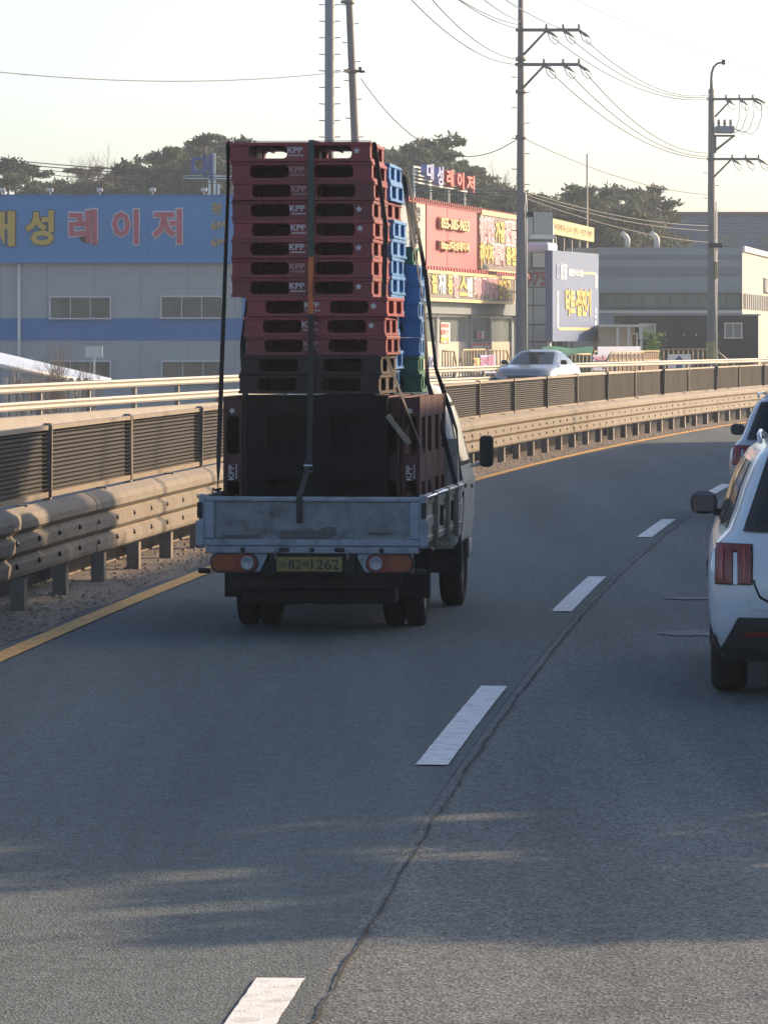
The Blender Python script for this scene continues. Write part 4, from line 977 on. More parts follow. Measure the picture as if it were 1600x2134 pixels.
t_, cu, cz = board('notice', 'pale round sticker with a coral mark on the shop door glass', PRd, (994, 690, 1007, 706), 'letter_white', -.10, .03)
put(t_, cu, cz, PRd, -.10, .03, [('!', 998, 692, 1002, 705)], 'letter_coral', .05, .02)
# rooftop sign along the red wall: five syllables on a rail frame
rs2 = thing('roof_sign', 'row of lilac and coral letters on a white rail frame above the red sign wall', 'sign', PRd.frame(0, 0))
letters(rs2, PRd, [('대', 877, 340, 890, 372), ('성', 899, 346, 911, 384)], .6, 'letter_lilac', None, .03, depth=.3)
letters(rs2, PRd, [('레', 919, 352, 932, 386), ('이', 941, 358, 954, 392), ('저', 961, 364, 976, 397)], .6, 'letter_coral', None, .03, depth=.3)
c = MB(); ua, _ = PRd.uz(864, 350, .9); ub, _ = PRd.uz(979, 380, .9); _, z1 = PRd.uz(864, 346, .9); _, z0 = PRd.uz(864, 378, .9)
for k in range(5): z = z0+(z1-z0)*k/4; c.box(ua, ub, .95, 1.0, z-.035, z+.035)
for px in (869, 903, 941, 974): u, _ = PRd.uz(px, 380, .9); c.box(u-.04, u+.04, 1.0, 1.08, ZZ(zt2)+.2, z1+.05)
c.obj('frame', 'frame_pipe', rs2)
# ochre railing in front of the shop, low planters
def railing(name, label, P_, xs, ytop, ybot, off_, n, m='ochre_rail', drop=None, t=.035):
    u0, zt_ = P_.uz(xs[0], ytop, off_); u1, _ = P_.uz(xs[1], ytop, off_); _, zb_ = P_.uz(xs[0], ybot, off_)
    t_ = thing(name, label, 'railing', P_.frame((u0+u1)/2, zb_, off_)); h = zt_-zb_; hu_ = (u1-u0)/2
    c = MB(); c.tube([(-hu_, 0, h if drop != 'l' else h*.55), (-hu_+.3*hu_*(drop == 'l'), 0, h), (hu_-.35*hu_*(drop == 'r'), 0, h), (hu_, 0, h if drop != 'r' else h*.5)], t*1.3, 6); c.obj('top_rail', m, t_)
    c = MB(); c.tube([(-hu_, 0, h*.3), (hu_, 0, h*.3)], t, 6); c.obj('lower_rail', m, t_)
    for k in range(n+1):
        u = -hu_+2*hu_*k/n; hh = h*(.5 if (drop == 'r' and k == n) or (drop == 'l' and k == 0) else (.78 if (drop == 'r' and k == n-1) or (drop == 'l' and k == 1) else 1)); c = MB(); c.tube([(u, 0, 0), (u, 0, hh)], t, 6); c.obj('baluster', m, t_)
    return t_
railing('railing', 'ochre metal railing left of the shop door', PRd, (922, 950), 731, 785, -2.5, 5, drop='r'); railing('railing', 'ochre metal railing before the shop door', PRd, (957, 1010), 729, 785, -2.5, 9, drop='l'); railing('railing', 'ochre metal railing right of the shop door beside the silver car', PRd, (1012, 1064), 730, 785, -2.5, 7, drop='r')
# freestanding letter boards by the kerb
t_, cu, cz = board('letter_board', 'lavender yard board with a purple letter in front of the shop', PRd, (997, 740, 1029, 778), 'sign_lavender', -4.0, .08, cat='sign'); put(t_, cu, cz, PRd, -4.0, .08, [('레', 1001, 743, 1026, 773)], 'letter_purple', .05, .03)
t_, cu, cz = board('letter_board', 'small yellow yard board beside the purple letter board', PRd, (983, 746, 996, 775), 'letter_yellow', -4.0, .08, cat='sign'); put(t_, cu, cz, PRd, -4.0, .08, [('주', 985, 749, 994, 771)], 'brown_ridge', .03, .03)
t_, cu, cz = board('letter_board', 'blue and white yard board behind the straps', PRd, (893, 742, 905, 776), 'letter_white', -4.0, .08, cat='sign'); put(t_, cu, cz, PRd, -4.0, .08, [('대', 894, 745, 904, 772)], 'letter_navy', .06, .03)
# ---------------------------------------------------------------- 975 building
P9 = Plane(1070, 232, 1152, 233)
b9 = thing('panelled_building', 'grey panelled building numbered 975 right of the tall utility pole', 'building', P9.frame(P9.len/2, .3))
h9 = P9.len/2; z9 = P9.uz(1110, 440)[1]-.3
c = MB(); c.box(-h9, h9, 0, 10, 0, z9); c.obj('wall', 'joint_dark', b9)
zc_ = [P9.uz(1110, y)[1]-.3 for y in (440, 500, 560, 598, 636, 676, 712, 760)]
xc_ = [P9.uz(x, 500)[0]-h9 for x in (1068, 1110, 1151)]
for i in range(7):
    for j in range(2):
        za, zb_ = zc_[i], zc_[i+1]; c = MB(); c.box(xc_[j]+.03, xc_[j+1]-.03, -.06, .02, max(zb_+.035, .02), za-.035); c.obj('cladding_panel', 'panel_grey', b9)
u, z = P9.uz(1116, 580); text('975', 1.25, .70, .05, 'letter_maroon', b9, (u-h9, -.062, z-.3), .03, 'number')
u0, u1, z0, z1 = P9.rect(1104, 505, 1136, 562); c = MB(); c.box(u0-h9, u1-h9, -.1, -.06, z0-.3, z1-.3); wv = c.obj('display_frame', 'joint_dark', b9)
c = MB(); c.box(u0-h9+.12, u1-h9-.1, -.12, -.101, z0-.3+.15, z1-.3-.12); c.obj('display_picture', 'cream_wall', wv)
u0, u1, z0, z1 = P9.rect(1094, 489, 1146, 497); c = MB(); c.box(u0-h9, u1-h9, -.6, -.3, z0-.3, z1-.3); c.box((u0+u1)/2-h9, (u0+u1)/2-h9+.05, -.3, 0, z0-.3, z0-.25); c.obj('light_strip', 'white_frame', b9)
# yellow roof banner on posts behind it
PY = Plane(1133, 236, 1240, 262)
u0, u1, z0, z1 = PY.rect(1136, 452, 1234, 484); t_ = thing('roof_banner', 'long pale yellow banner sign on thin posts above the 975 building', 'sign', PY.frame((u0+u1)/2, .3)); hb = (u1-u0)/2
c = MB(); c.box(-hb, hb, -.1, .1, z0-.3, z1-.3); c.obj('board', 'sign_yellow', t_)
text('대성레이저·금속·절단·가공·철판', 2*hb*.92, (z1-z0)*.5, .03, 'ochre_rail', t_, (0, -.1, (z0+z1)/2-.3), .02)
for k in range(6): u = -hb+2*hb*(k+.5)/6; c = MB(); c.tube([(u, .13, 0), (u, .13, z1-.4)], .05, 6); c.obj('post', 'galv_post', t_)
u0, u1, z0, z1 = PY.rect(1131, 462, 1146, 512); c = MB(); c.box(u0, u1, -.2, -.05, z0, z1); o = c.obj('white_column', 'white_frame', None, PY.frame(0, 0)); tag(o, 'short white column below the left end of the yellow roof banner', 'column')
# slate billboard
PS = Plane(1150, 214, 1251, 224)
u0, u1, z0, z1 = PS.rect(1151, 521, 1247, 711); t_ = thing('billboard', 'slate blue billboard with yellow frame lines on short posts', 'billboard', PS.frame((u0+u1)/2, .3)); cu, cz = (u0+u1)/2, .3; hb = (u1-u0)/2
c = MB(); c.box(-hb, hb, 0, .35, z0-.3, z1-.3); c.obj('board', 'sign_slate', t_)
for sx in (-1, 1):
    c = MB(); c.tube([(sx*(hb-.15), .2, 0), (sx*(hb-.15), .2, z0-.29)], .1, 8); c.obj('post', 'white_frame', t_)
def bar(x0, y0, x1, y1, m='letter_yellow'):
    a0, a1, b0, b1 = PS.rect(x0, y0, x1, y1); c = MB(); c.box(a0-cu, a1-cu, -.03, 0.001, b0-cz, b1-cz); c.obj('frame_line', m, t_)
bar(1214, 566, 1240, 571, 'sign_trim'); bar(1239.5, 571, 1242.5, 600, 'letter_white'); bar(1160, 606, 1162.5, 684, 'letter_white'); bar(1163, 682, 1229, 688, 'sign_trim')
put(t_, cu, cz, PS, 0, 0, [('닥트·집진기', 1177, 603, 1229, 656)], 'letter_yellow', .045, .04)
put(t_, cu, cz, PS, 0, 0, [('청풍', 1167, 550, 1180, 582)], 'letter_white', .03, .03)
put(t_, cu, cz, PS, 0, 0, [('집진시스템', 1184, 560, 1213, 574)], 'letter_white', .03, .03)
put(t_, cu, cz, PS, 0, 0, [('0', 1158.5, 548, 1163, 580)], 'letter_lilac', .02, .03)
text('카톡', 1.1, .35, .03, 'letter_white', t_, ((PS.uz(1240, 660)[0]-cu), 0, PS.uz(1240, 665)[1]-cz), .03, 'letter', RY(R(90)))
c = MB(); c.cbox(-1.3, .6, .5, 1.6, z1-.3-.05, z1-.3+.45, .12); o = c.obj('rooftop_tank', 'roof_white', None, PS.frame(cu-.3, .3, .5)); tag(o, 'white rounded tank lying behind the top of the slate billboard', 'tank')
# ---------------------------------------------------------------- grey office block with ribbon window and lit wing
PG = Plane(1246, 250, 1546, 250)
og = thing('office_building', 'slate grey two-storey office block with a long ribbon window', 'building', PG.frame(PG.len/2, .3)); hg = PG.len/2
q = lambda y: PG.uz(1300, y)[1]-.3
c = MB(); c.box(-hg, hg, 0, 16, 0, q(515)); c.obj('wall', 'slate_wall', og)
c = MB(); c.box(-hg-.01, hg, -.03, .01, q(575), q(556)); c.obj('dark_band', 'slate_wall2', og); c = MB(); c.box(-hg, hg+.0, -.02, .01, q(540), q(531)); c.obj('dark_band', 'slate_wall2', og)
u0, u1, z0, z1 = PG.rect(1250, 610, 1545, 643); window(og, u0-hg, u1-hg, z0-.3, z1-.3, 10, 'win_glass_green', 'joint_dark', 0, .08)
c = MB(); c.box(-hg, hg, -.12, 0, q(652), q(646)); c.obj('ledge', 'white_frame', og)
for px in (1304, 1366):
    u, z = PG.uz(px+5, 515); vt = thing('roof_duct', 'white elbow duct on the office roof, ' + ('left one' if px < 1320 else 'right one nearer the pole'), 'duct', PG.frame(u, z-.02, 1.0), 'roof ducts')
    c = MB(); c.tube([(0, 0, 0), (0, 0, .5), (-.1, 0, .68), (-.35, 0, .9)], [.16, .16, .15, .12], 10); c.obj('pipe', 'white_frame', vt)
PW = Plane(1546.5, 250, 1720, 330)
wg = thing('office_wing', 'sunlit cream wing of the office block with a balcony railing at the right edge', 'building', PW.frame(PW.len/2, .3)); hw_ = PW.len/2
qq = lambda y: PW.uz(1550, y)[1]-.3
c = MB(); c.box(-hw_, hw_, 0.0, 10, 0, qq(516)); c.obj('wall', 'cream_wall', wg); c = MB(); c.box(-hw_-.05, hw_, -.15, 0, qq(524), qq(513)); c.obj('coping', 'white_frame', wg)
u0, u1, z0, z1 = PW.rect(1549, 611, 1640, 643); c = MB(); c.box(u0-hw_, u1-hw_, -.05, .0, z0-.3, z1-.3); c.obj('balcony_recess', 'slate_wall2', wg)
for k in range(26): u = u0-hw_+(u1-u0)*k/25; c = MB(); c.box(u-.12, u+.12, -.16, -.1, z0-.3, z1-.3); c.obj('baluster', 'cream_wall', wg)
u0, u1, z0, z1 = PW.rect(1590, 578, 1640, 608); window(wg, u0-hw_, u1-hw_, z0-.3, z1-.3, 3, 'win_glass', 'white_frame')
# long clad hall behind
PH = Plane(1310, 300, 1640, 300)
hh_ = PH.len/2; hall = thing('clad_hall', 'long dark blue hall with horizontal siding boards behind the office block', 'building', PH.frame(hh_, .3))
q2 = lambda y: PH.uz(1400, y)[1]-.3
c = MB(); c.box(-hh_, hh_, 0, 20, 0, q2(446)); c.obj('wall', 'slate_wall2', hall)
for k in range(12):
    ya = 446+6.4*k; c = MB(); c.ext([(0, q2(ya+6.4)+.015), (-.09, q2(ya+6.4)+.02), (-.02, q2(ya)), (0, q2(ya))], -hh_-.02, hh_, axis='x'); c.obj('siding_board', 'siding', hall)
c = MB(); c.box(-hh_-.2, hh_, -.3, 20, q2(446), q2(441)); c.obj('ridge', 'brown_ridge', hall)
for (xa, xb) in ((1374, 1434), (1492, 1535), (1586, 1630), (1276+40, 1300+30)):
    u0, u1, z0, z1 = PH.rect(xa, 487, xb, 511); window(hall, u0-hh_, u1-hh_, z0-.3, z1-.3, 1, 'win_glass_green', 'slate_wall2', -.11)
# low black building with one white window
PK = Plane(1296, 226, 1580, 226)
hk = PK.len/2; bk_ = thing('black_building', 'low black flat-roofed building with a small white window', 'building', PK.frame(hk, .3)); q3 = lambda y: PK.uz(1400, y)[1]-.3
c = MB(); c.box(-hk, hk, 0, 8, 0, q3(657)); c.obj('wall', 'black_wall', bk_); c = MB(); c.box(-hk-.1, hk+.1, -.15, 8.1, q3(657), q3(654)); c.obj('roof_edge', 'slate_wall', bk_)
u0, u1, z0, z1 = PK.rect(1509, 672, 1546, 705); window(bk_, u0-hk, u1-hk, z0-.3, z1-.3, 2, 'shop_glass', 'white_frame')
u0, u1, z0, z1 = PK.rect(1331, 674, 1366, 706); window(bk_, u0-hk, u1-hk, z0-.3, z1-.3, 1, 'pale_green', 'white_frame')
for px in (1386, 1425, 1450):
    u, z = PK.uz(px, 697); c = MB(); c.lathe([(0, .001), (0, .05), (-.06, .05), (-.08, .001)], 8, 'y', (u-hk, 0, z-.3)); c.obj('wall_lamp', 'white_frame', bk_)
# white shed
PV = Plane(1248, 221, 1342, 221)
hv = PV.len/2; sv = thing('site_shed', 'cream portable shed with white posts and porch roof', 'shed', PV.frame(hv, .3)); q4 = lambda y: PV.uz(1300, y)[1]-.3
c = MB(); c.box(-hv, hv-.5, 0, 3, 0, q4(681)); c.obj('wall', 'cream_wall', sv); c = MB(); c.box(-hv, hv+.1, -.9, 3, q4(681), q4(676)); c.obj('roof', 'white_frame', sv)
for px in (1285, 1308, 1334): u = PV.uz(px, 700)[0]-hv; c = MB(); c.box(u-.06, u+.06, -.85, -.73, 0, q4(682)); c.obj('post', 'white_frame', sv)
u0, u1, z0, z1 = PV.rect(1314, 694, 1328, 735); window(sv, u0-hv, u1-hv, .02, z1-.3, 1, 'brown_wood', 'white_frame')
# brown board fence with ochre top and a letter board
PF = Plane(1236, 205, 1372, 212)
hf = PF.len/2; fn = thing('board_fence', 'brown wooden board fence under the slate billboard', 'fence', PF.frame(hf, .3)); q5 = lambda y: PF.uz(1300, y)[1]-.3
for k in range(30):
    u = -hf+2*hf*k/30; c = MB(); c.box(u+.01, u+2*hf/30-.015, 0, .04, 0, q5(730)-.03*(k % 3)); c.obj('board', 'brown_wood', fn)
c = MB(); c.box(-hf, hf, -.06, -.01, q5(733), q5(730)); c.box(-hf, hf, -.06, -.01, q5(752), q5(749)); c.obj('rail', 'ochre_rail', fn)
u0, u1, z0, z1 = PF.rect(1246, 722, 1335, 739, -.1); c = MB(); c.box(u0, u1, -.08, -.02, z0, z1); o = c.obj('grey_banner', 'sign_lavender', None, PF.frame(0, 0)); tag(o, 'plain grey banner hung on the brown board fence', 'banner')
t_, cu, cz = board('letter_board', 'lavender yard board with a purple letter on the brown fence', PF, (1232, 739, 1263, 772), 'sign_lavender', -.5, .08, cat='sign'); put(t_, cu, cz, PF, -.5, .08, [('저', 1236, 742, 1259, 767)], 'letter_purple', .05, .03)
railing('railing', 'ochre railing of the yard in front of the low black building', PK, (1372, 1515), 728, 770, -6, 14, drop='r')
railing('railing', 'ochre railing at the foot of the brown board fence', PF, (1262, 1340), 734, 775, -1.2, 9, drop='l')
railing('railing', 'ochre railing below the slate billboard beside the silver car', PF, (1190, 1230), 738, 775, -1.2, 5)
t_, cu, cz = board('arrow_sign', 'white board with a navy upward arrow in front of the ochre railing', PK, (1391, 738, 1439, 775), 'letter_white', -8, .08, cat='sign')
c = MB(); u0, u1, z0, z1 = PK.rect(1399, 741, 1431, 757, -8.08); c.ext([(u0-cu, z0-cz), (u1-cu, z0-cz), ((u0+u1)/2-cu, z1-cz)], -.1, -.078); c.box((u0*.7+u1*.3)-cu, (u0*.3+u1*.7)-cu, -.1, -.078, z0-cz-.5, z0-cz-.001); c.obj('arrow', 'letter_navy', t_)
c = MB(); rows = []
for i in range(9):
    x = -1.2+2.4*i/8; rows.append([(x, -.8, 1.05+.0*i), (x, 0, 1.45+.05*math.sin(i)), (x, .8, 1.05)])
c.grid(rows); c.box(-1.2, 1.2, .8, .84, 0, 1.05); gt = c.obj('market_tent', 'green_tarp', None, T(W(1182, 0, 208).to_2d().to_3d()+Vector((0, 0, .3)))); tag(gt, 'low green tarpaulin shelter under the slate billboard', 'shelter')
# ---------------------------------------------------------------- yard clutter at the far left, below the rails
c = MB(); base = W(90, 760, 165); base.z = -1.5
cr = thing('canopy_roof', 'sloping pale blue metal canopy roof on posts at the left edge', 'canopy', T(base))
pA, pB, pC, pD = [W(x, y, d)-base for x, y, d in ((-60, 720, 168), (232, 788, 172), (160, 789, 160), (-60, 748, 158))]
c = MB(); up = Vector((0, 0, .06)); c.add([pA, pB, pC, pD, pA-up, pB-up, pC-up, pD-up], [(0, 1, 2, 3), (7, 6, 5, 4), (0, 4, 5, 1), (1, 5, 6, 2), (2, 6, 7, 3), (3, 7, 4, 0)]); c.obj('roof_sheet', 'roof_white', cr)
c = MB(); c.tube([pD+Vector((0, 0, -.05)), pC+Vector((0, 0, -.05))], .09, 6); c.obj('gutter', 'white_frame', cr)
for t in (.05, .4, .75, .98):
    p = pD.lerp(pC, t); c = MB(); c.tube([(p.x, p.y+.1, 0), (p.x, p.y+.1, p.z-.08)], .06, 6); c.obj('post', 'frame_pipe', cr)
c = MB(); wl = W(6, 780, 155); we = W(190, 780, 155)
bw = thing('yard_wall', 'low pale concrete post-and-panel yard wall behind the cream rails', 'wall', T((wl.x, 155, -1.5)))
for k in range(12):
    x = (we.x-wl.x)*k/12; c = MB(); c.box(x, x+.16, -.08, .08, 0, 2.3); c.obj('post', 'cream_wall', bw)
    c = MB(); c.box(x+.17, x+(we.x-wl.x)/12-.01, -.03, .03, 0, 2.15); c.obj('panel', 'concrete', bw)
c = MB(); u = W(196, 0, 180); fl = MB(); fl.box(-.35, .35, -.05, .05, 2.9, 3.35); fl.box(-.04, .04, -.04, .04, 0, 2.9)
o = fl.obj('pole_board', 'white_frame', None, T((u.x, 180, -1.5))); tag(o, 'small blank white board on a thin pole before a lower factory window', 'sign')
# ================================================================== utility poles
mat('pole_concrete', (0.20, 0.185, 0.175), 0.85, var=0.12, vscale=1.5, dirt=(0.17, 0.15, 0.13), dscale=1, damt=0.5)
mat('pole_steel', (0.24, 0.255, 0.27), 0.6, metal=0.3, var=0.12, vscale=1.5)
mat('wire', (0.05, 0.05, 0.05), 0.6)
mat('insulator', (0.25, 0.23, 0.21), 0.4)
mat('steel_arm', (0.20, 0.18, 0.17), 0.6, metal=0.3)
mat('transformer_grey', (0.24, 0.26, 0.27), 0.55)
mat('safety_yellow', (0.34, 0.28, 0.12), 0.6)
def pole(label, px, d, ztop, r0, r1, m, lean=0.0, zb=-1.5, px0=None):
    p = W(px, 0, d); t_ = thing('utility_pole', label, 'pole', T((p.x, d, zb)))
    h = ztop-zb; c = MB(); c.tube([(lean*(k/12-.55)*h, 0, h*k/12) for k in range(13)], [r0+(r1-r0)*k/12 for k in range(13)], 14); c.obj('shaft', m, t_)
    return t_, h
def steps(t_, z0, z1, n, r, lean=0.0, h=1, both=True, L=.16):
    for k in range(n):
        z = z0+(z1-z0)*k/(n-1); x = lean*(z/h-.55)*h
        for sx in ((-1, 1) if both else ((-1,) if k % 2 else (1,))):
            c = MB(); c.tube([(x+sx*r, 0, z), (x+sx*(r+L), 0, z+.01)], .016, 5); c.obj('step_bolt', 'steel_arm', t_)
# A: the tall pole before the red shop
dA = 140.0; zA = W(0, -4, dA).z+.1
A, hA = pole('tall concrete utility pole with two double-braced cross arms before the red shop', 1085, dA, zA, .20, .085, 'pole_concrete')
fA = F/dA
def pz(y, d): return W(0, y, d).z
def arm(t_, zb, y, x0, x1, x2, y2, d, ins, brace, n='cross_arm'):
    z = pz(y, d)-zb; s_ = d/F
    xa, xb, xc = [(x-PX)*s_ for x in (x0, x1, x2)]; zc = pz(y2, d)-zb
    c = MB(); c.box(xa, xb, -.16, -.06, z-.05, z+.05); c.tube([(xb, -.11, z), (xc, -.11, zc)], .045, 6); a_ = c.obj(n, 'steel_arm', t_)
    bx, by, cx, cy = brace
    c = MB(); c.tube([((bx-PX)*s_, -.11, z-.04), ((cx-PX)*s_, -.11, pz(cy, d)-zb)], .04, 6); c.obj('brace', 'steel_arm', t_)
    for (ix, iy) in ins:
        X = (ix-PX)*s_; c = MB(); c.lathe([(0, .02), (.04, .05), (.08, .03), (.12, .05), (.16, .02)], 8, 'z', (X, -.11, z+.03)); c.obj('insulator', 'insulator', a_)
        c = MB(); c.tube([(X, -.11, z-.05), (X+.18, -.11, z-.12), (X+.34, -.11, z-.22)], [.03, .05, .03], 6); c.obj('strain_insulator', 'insulator', a_)
        c = MB(); c.tube([(X+.02, -.11, z-.05), (X+.12, -.14, z-.32), (X+.28, -.14, z-.46), (X+.38, -.12, z-.40), (X+.34, -.11, z-.22)], .014, 5); c.obj('jumper_loop', 'wire', a_)
PX = 1085
arm(A, -1.5, 62, 1074, 1206, 1222, 75, dA, [(1138, 66), (1173, 66), (1206, 66)], (1137, 64, 1090, 114))
arm(A, -1.5, 134, 1073, 1206, 1220, 146, dA, [(1133, 138), (1173, 138), (1206, 138)], (1133, 137, 1089, 183))
steps(A, pz(640, dA)+1.5, pz(160, dA)+1.5, 16, .13, both=False)
for y in (122, 190, 285):
    c = MB(); z = pz(y, dA)+1.5; c.lathe([(-.06, .001), (-.06, .17), (.06, .17), (.06, .001)], 12, 'z', (0, 0, z)); c.obj('collar', 'steel_arm', A)
c = MB(); c.tube([(.19, -.05, 0), (.17, -.08, pz(430, dA)+1.5), (.14, -.07, pz(400, dA)+1.5)], .035, 6); c.obj('conduit', 'frame_pipe', A)
c = MB(); c.cbox(.2, .42, -.2, 0, pz(452, dA)+1.5, pz(440, dA)+1.5, .04); c.obj('cable_box', 'dark_metal', A)
# B: pole with lamp bracket and transformer
dB = 179.0; zBt = pz(185, dB)
B_, hB = pole('utility pole with transformer and curved lamp bracket at the right', 1482, dB, zBt, .20, .12, 'pole_concrete')
PX = 1482
arm(B_, -1.5, 206, 1472, 1578, 1594, 214, dB, [(1512, 208), (1540, 208), (1568, 208)], (1522, 212, 1489, 243))
arm(B_, -1.5, 331, 1472, 1578, 1592, 337, dB, [(1525, 333), (1553, 333), (1580, 333)], (1522, 334, 1487, 368))
sB = dB/F
c = MB(); c.tube([(0, 0, hB), (0, 0, pz(165, dB)+1.5), (.02, 0, pz(150, dB)+1.5), (.10, 0, pz(138, dB)+1.5), (.25, 0, pz(131, dB)+1.5), (.48, 0, pz(129, dB)+1.5)], [.07, .06, .055, .05, .05, .045], 8); c.obj('lamp_bracket', 'steel_arm', B_)
c = MB(); c.cbox(.42, .56, -.06, .06, pz(131, dB)+1.44, pz(126, dB)+1.55, .02); c.obj('lamp_head', 'dark_metal', B_)
tf = link('transformer', None, B_)
z0, z1 = pz(277, dB)+1.5, pz(262, dB)+1.5
c = MB(); c.cbox(.15, .93, -.3, .3, z0, z1, .05); c.obj('tank', 'transformer_grey', tf)
for x in (.3, .54, .78):
    c = MB(); c.lathe([(0, .07), (.08, .05), (.12, .08), (.18, .05), (.24, .07), (.28, .01)], 8, 'z', (x, 0, z1)); c.obj('bushing', 'insulator', tf)
c = MB(); c.box(.1, .95, -.1, .1, z0-.14, z0-.06); c.tube([(.9, 0, z0-.12), (.12, 0, pz(314, dB)+1.5)], .05, 6); c.box(.12, .2, -.08, .08, pz(318, dB)+1.5, z0-.14); c.obj('platform', 'steel_arm', tf)
for k, x in enumerate((1540, 1553, 1568, 1585)):
    X = (x-1482)*sB; c = MB(); za = pz(212, dB)+1.5; c.tube([(X, -.1, za), (X+.02, -.15, za-.6), (X-.15, -.2, z1-.1), (X-.5+.05*k, -.2, z1-.25-.03*k), (.93, -.1, z1-.12)], .014, 5); c.obj('drop_lead', 'wire', tf)
steps(B_, pz(700, dB)+1.5, pz(360, dB)+1.5, 14, .16, both=False)
c = MB(); c.cbox(.12, .24, -.2, .0, pz(580, dB)+1.5, pz(545, dB)+1.5, .02); c.obj('number_strip', 'safety_yellow', B_)
c = MB(); c.cbox(-.15, .45, -.4, -.15, pz(516, dB)+1.5, pz(506, dB)+1.5, .05); c.obj('junction_box', 'dark_metal', B_)
c = MB(); c.tube([(.2, -.08, 0), (.19, -.1, pz(420, dB)+1.5)], .035, 6); c.obj('conduit', 'frame_pipe', B_)
c = MB(); c.lathe([(0, .21), (.7, .205)], 12, 'z', (0, 0, pz(748, dB)+1.5)); c.obj('striped_guard', 'safety_yellow', B_)
# C: straight steel pole behind the pallets, D: leaning concrete pole beside it
dC = 125.0
C_, hC = pole('straight steel pole with paired step bolts rising behind the pallet stack', 687, dC, 14.6, .155, .135, 'pole_steel')
steps(C_, pz(285, dC)+1.5, pz(-60, dC)+1.5, 11, .142)
dD = 138.0
D_, hD = pole('leaning concrete pole behind the pallet stack, right of the steel pole', 741, dD, 15.6, .155, .10, 'pole_concrete', lean=-.042)
lx = lambda z: -.042*(z-.55*hD)
steps(D_, pz(285, dD)+1.5, pz(-30, dD)+1.5, 9, .12, -.042, hD, both=False, L=.15)
for y in (3, 147):
    z = pz(y, dD)+1.5; c = MB(); c.lathe([(-.07, .001), (-.07, .16), (.07, .16), (.07, .001)], 12, 'z', (lx(z), 0, z)); c.box(lx(z)-.26, lx(z)-.14, -.05, .05, z-.05, z+.05); c.obj('collar', 'steel_arm', D_)
z = pz(147, dD)+1.5; c = MB(); c.tube([(lx(z)+.12, -.1, z), (lx(z)+.28, -.1, z-.03), (lx(z)+.4, -.1, z-.02)], .04, 6); c.cbox(lx(z)+.2, lx(z)+.30, -.2, -.05, z-.0, z+.12, .03); c.obj('camera_bracket', 'dark_metal', D_)
# thin mast far behind
p = W(1223, 0, 262); c = MB(); c.tube([(0, 0, 0), (0, 0, pz(320, 262)+1.5)], [.09, .05], 6); o = c.obj('thin_mast', 'steel_arm', None, T((p.x, 262, -1.5))); tag(o, 'thin bare mast standing among the far pines', 'mast')
# ================================================================== overhead wires
def wire(label, a, b_, sag, r=.016, n=26, wob=0.0):
    a = Vector(a); b_ = Vector(b_); pts = []
    for i in range(n+1):
        t = i/n; p = a.lerp(b_, t); p.z -= 4*sag*t*(1-t); p.z += wob*math.sin(i*2.3); pts.append(p-a)
    c = MB(); c.tube(pts, r, 5); o = c.obj('overhead_wire', 'wire', None, T(a)); tag(o, label, 'wire', 'overhead wires'); return o
wA1 = [(1150, 76), (1185, 76), (1220, 82)]; wB1 = [(1478, 206), (1478, 201), (1480, 196)]
for k in range(3): wire(f'upper wire between the two cross-armed poles, {("lowest", "middle", "highest")[k]} of three', W(*wA1[k], dA-.1), W(*wB1[k], dB-.1), .62)
wA2 = [(1145, 147), (1185, 150), (1220, 150)]; wB2 = [(1476, 330), (1476, 325), (1478, 318)]
for k in range(3): wire(f'lower wire between the two cross-armed poles, {("lowest", "middle", "highest")[k]} of three', W(*wA2[k], dA-.1), W(*wB2[k], dB-.1), .68)
LW = [((845, -14), (1073, 133), .28), ((890, -14), (1078, 122), .25), ((930, -20), (1077, 58), .10), ((945, -10), (1079, 50), .08), ((1000, -8), (1083, 44), .04), ((1040, -10), (1168, 58), .05)]
for k, (a, b2, sg_) in enumerate(LW): wire(f'wire leaving the tall pole towards the upper left, {ords[k] if k else "first"} from the left', W(*a, 100), W(*b2, dA-.1), sg_*1.3, .014)
wire('long slack wire crossing the sky from the left edge to the leaning pole', W(-60, 143, 118), W(733, 146, dD-.1), .33, .014)
wire('slack cable dipping from the leaning pole to the tall pole', W(752, 163, dD), W(1080, 287, dA), 1.35, .014)
wire('thin cable from the tall pole down to the transformer pole', W(1095, 289, dA), W(1476, 405, dB), .35, .013)
wire('faint high wire crossing the top right corner of the sky', W(1180, -10, 200), W(1660, 170, 260), .3, .014)
wire('wire running on right from the upper arm of the transformer pole', W(1580, 212, dB-.1), W(1660, 250, 200), .05, .013); wire('wire running on right from the lower arm of the transformer pole', W(1580, 336, dB-.1), W(1660, 352, 200), .05, .013)
for k, (ya, yb_) in enumerate(((327, 362), (334, 367), (343, 371), (352, 378))): wire(f'telephone cable above the blue fascia, {ords[k] if k else "top"} of the bundle', W(-40, ya, 186), W(700, yb_+8, 186), .18, .022 if k < 2 else .016, 30, 0.02*(k > 1))
for k, (ya, yb_, yc) in enumerate(((372, 398, 470), (378, 404, 480), (404, 411, 505))):
    wire(f'telephone cable above the red sign wall, {("upper", "middle", "lower")[k]} one', W(700 if k < 2 else 960, ya, 180 if k < 2 else 150), W(1083, yb_, dA), .12, .020); wire(f'telephone cable right of the tall pole, {("upper", "middle", "lower")[k]} one', W(1090, yb_, dA), W(1478, yc, dB), .25, .017)
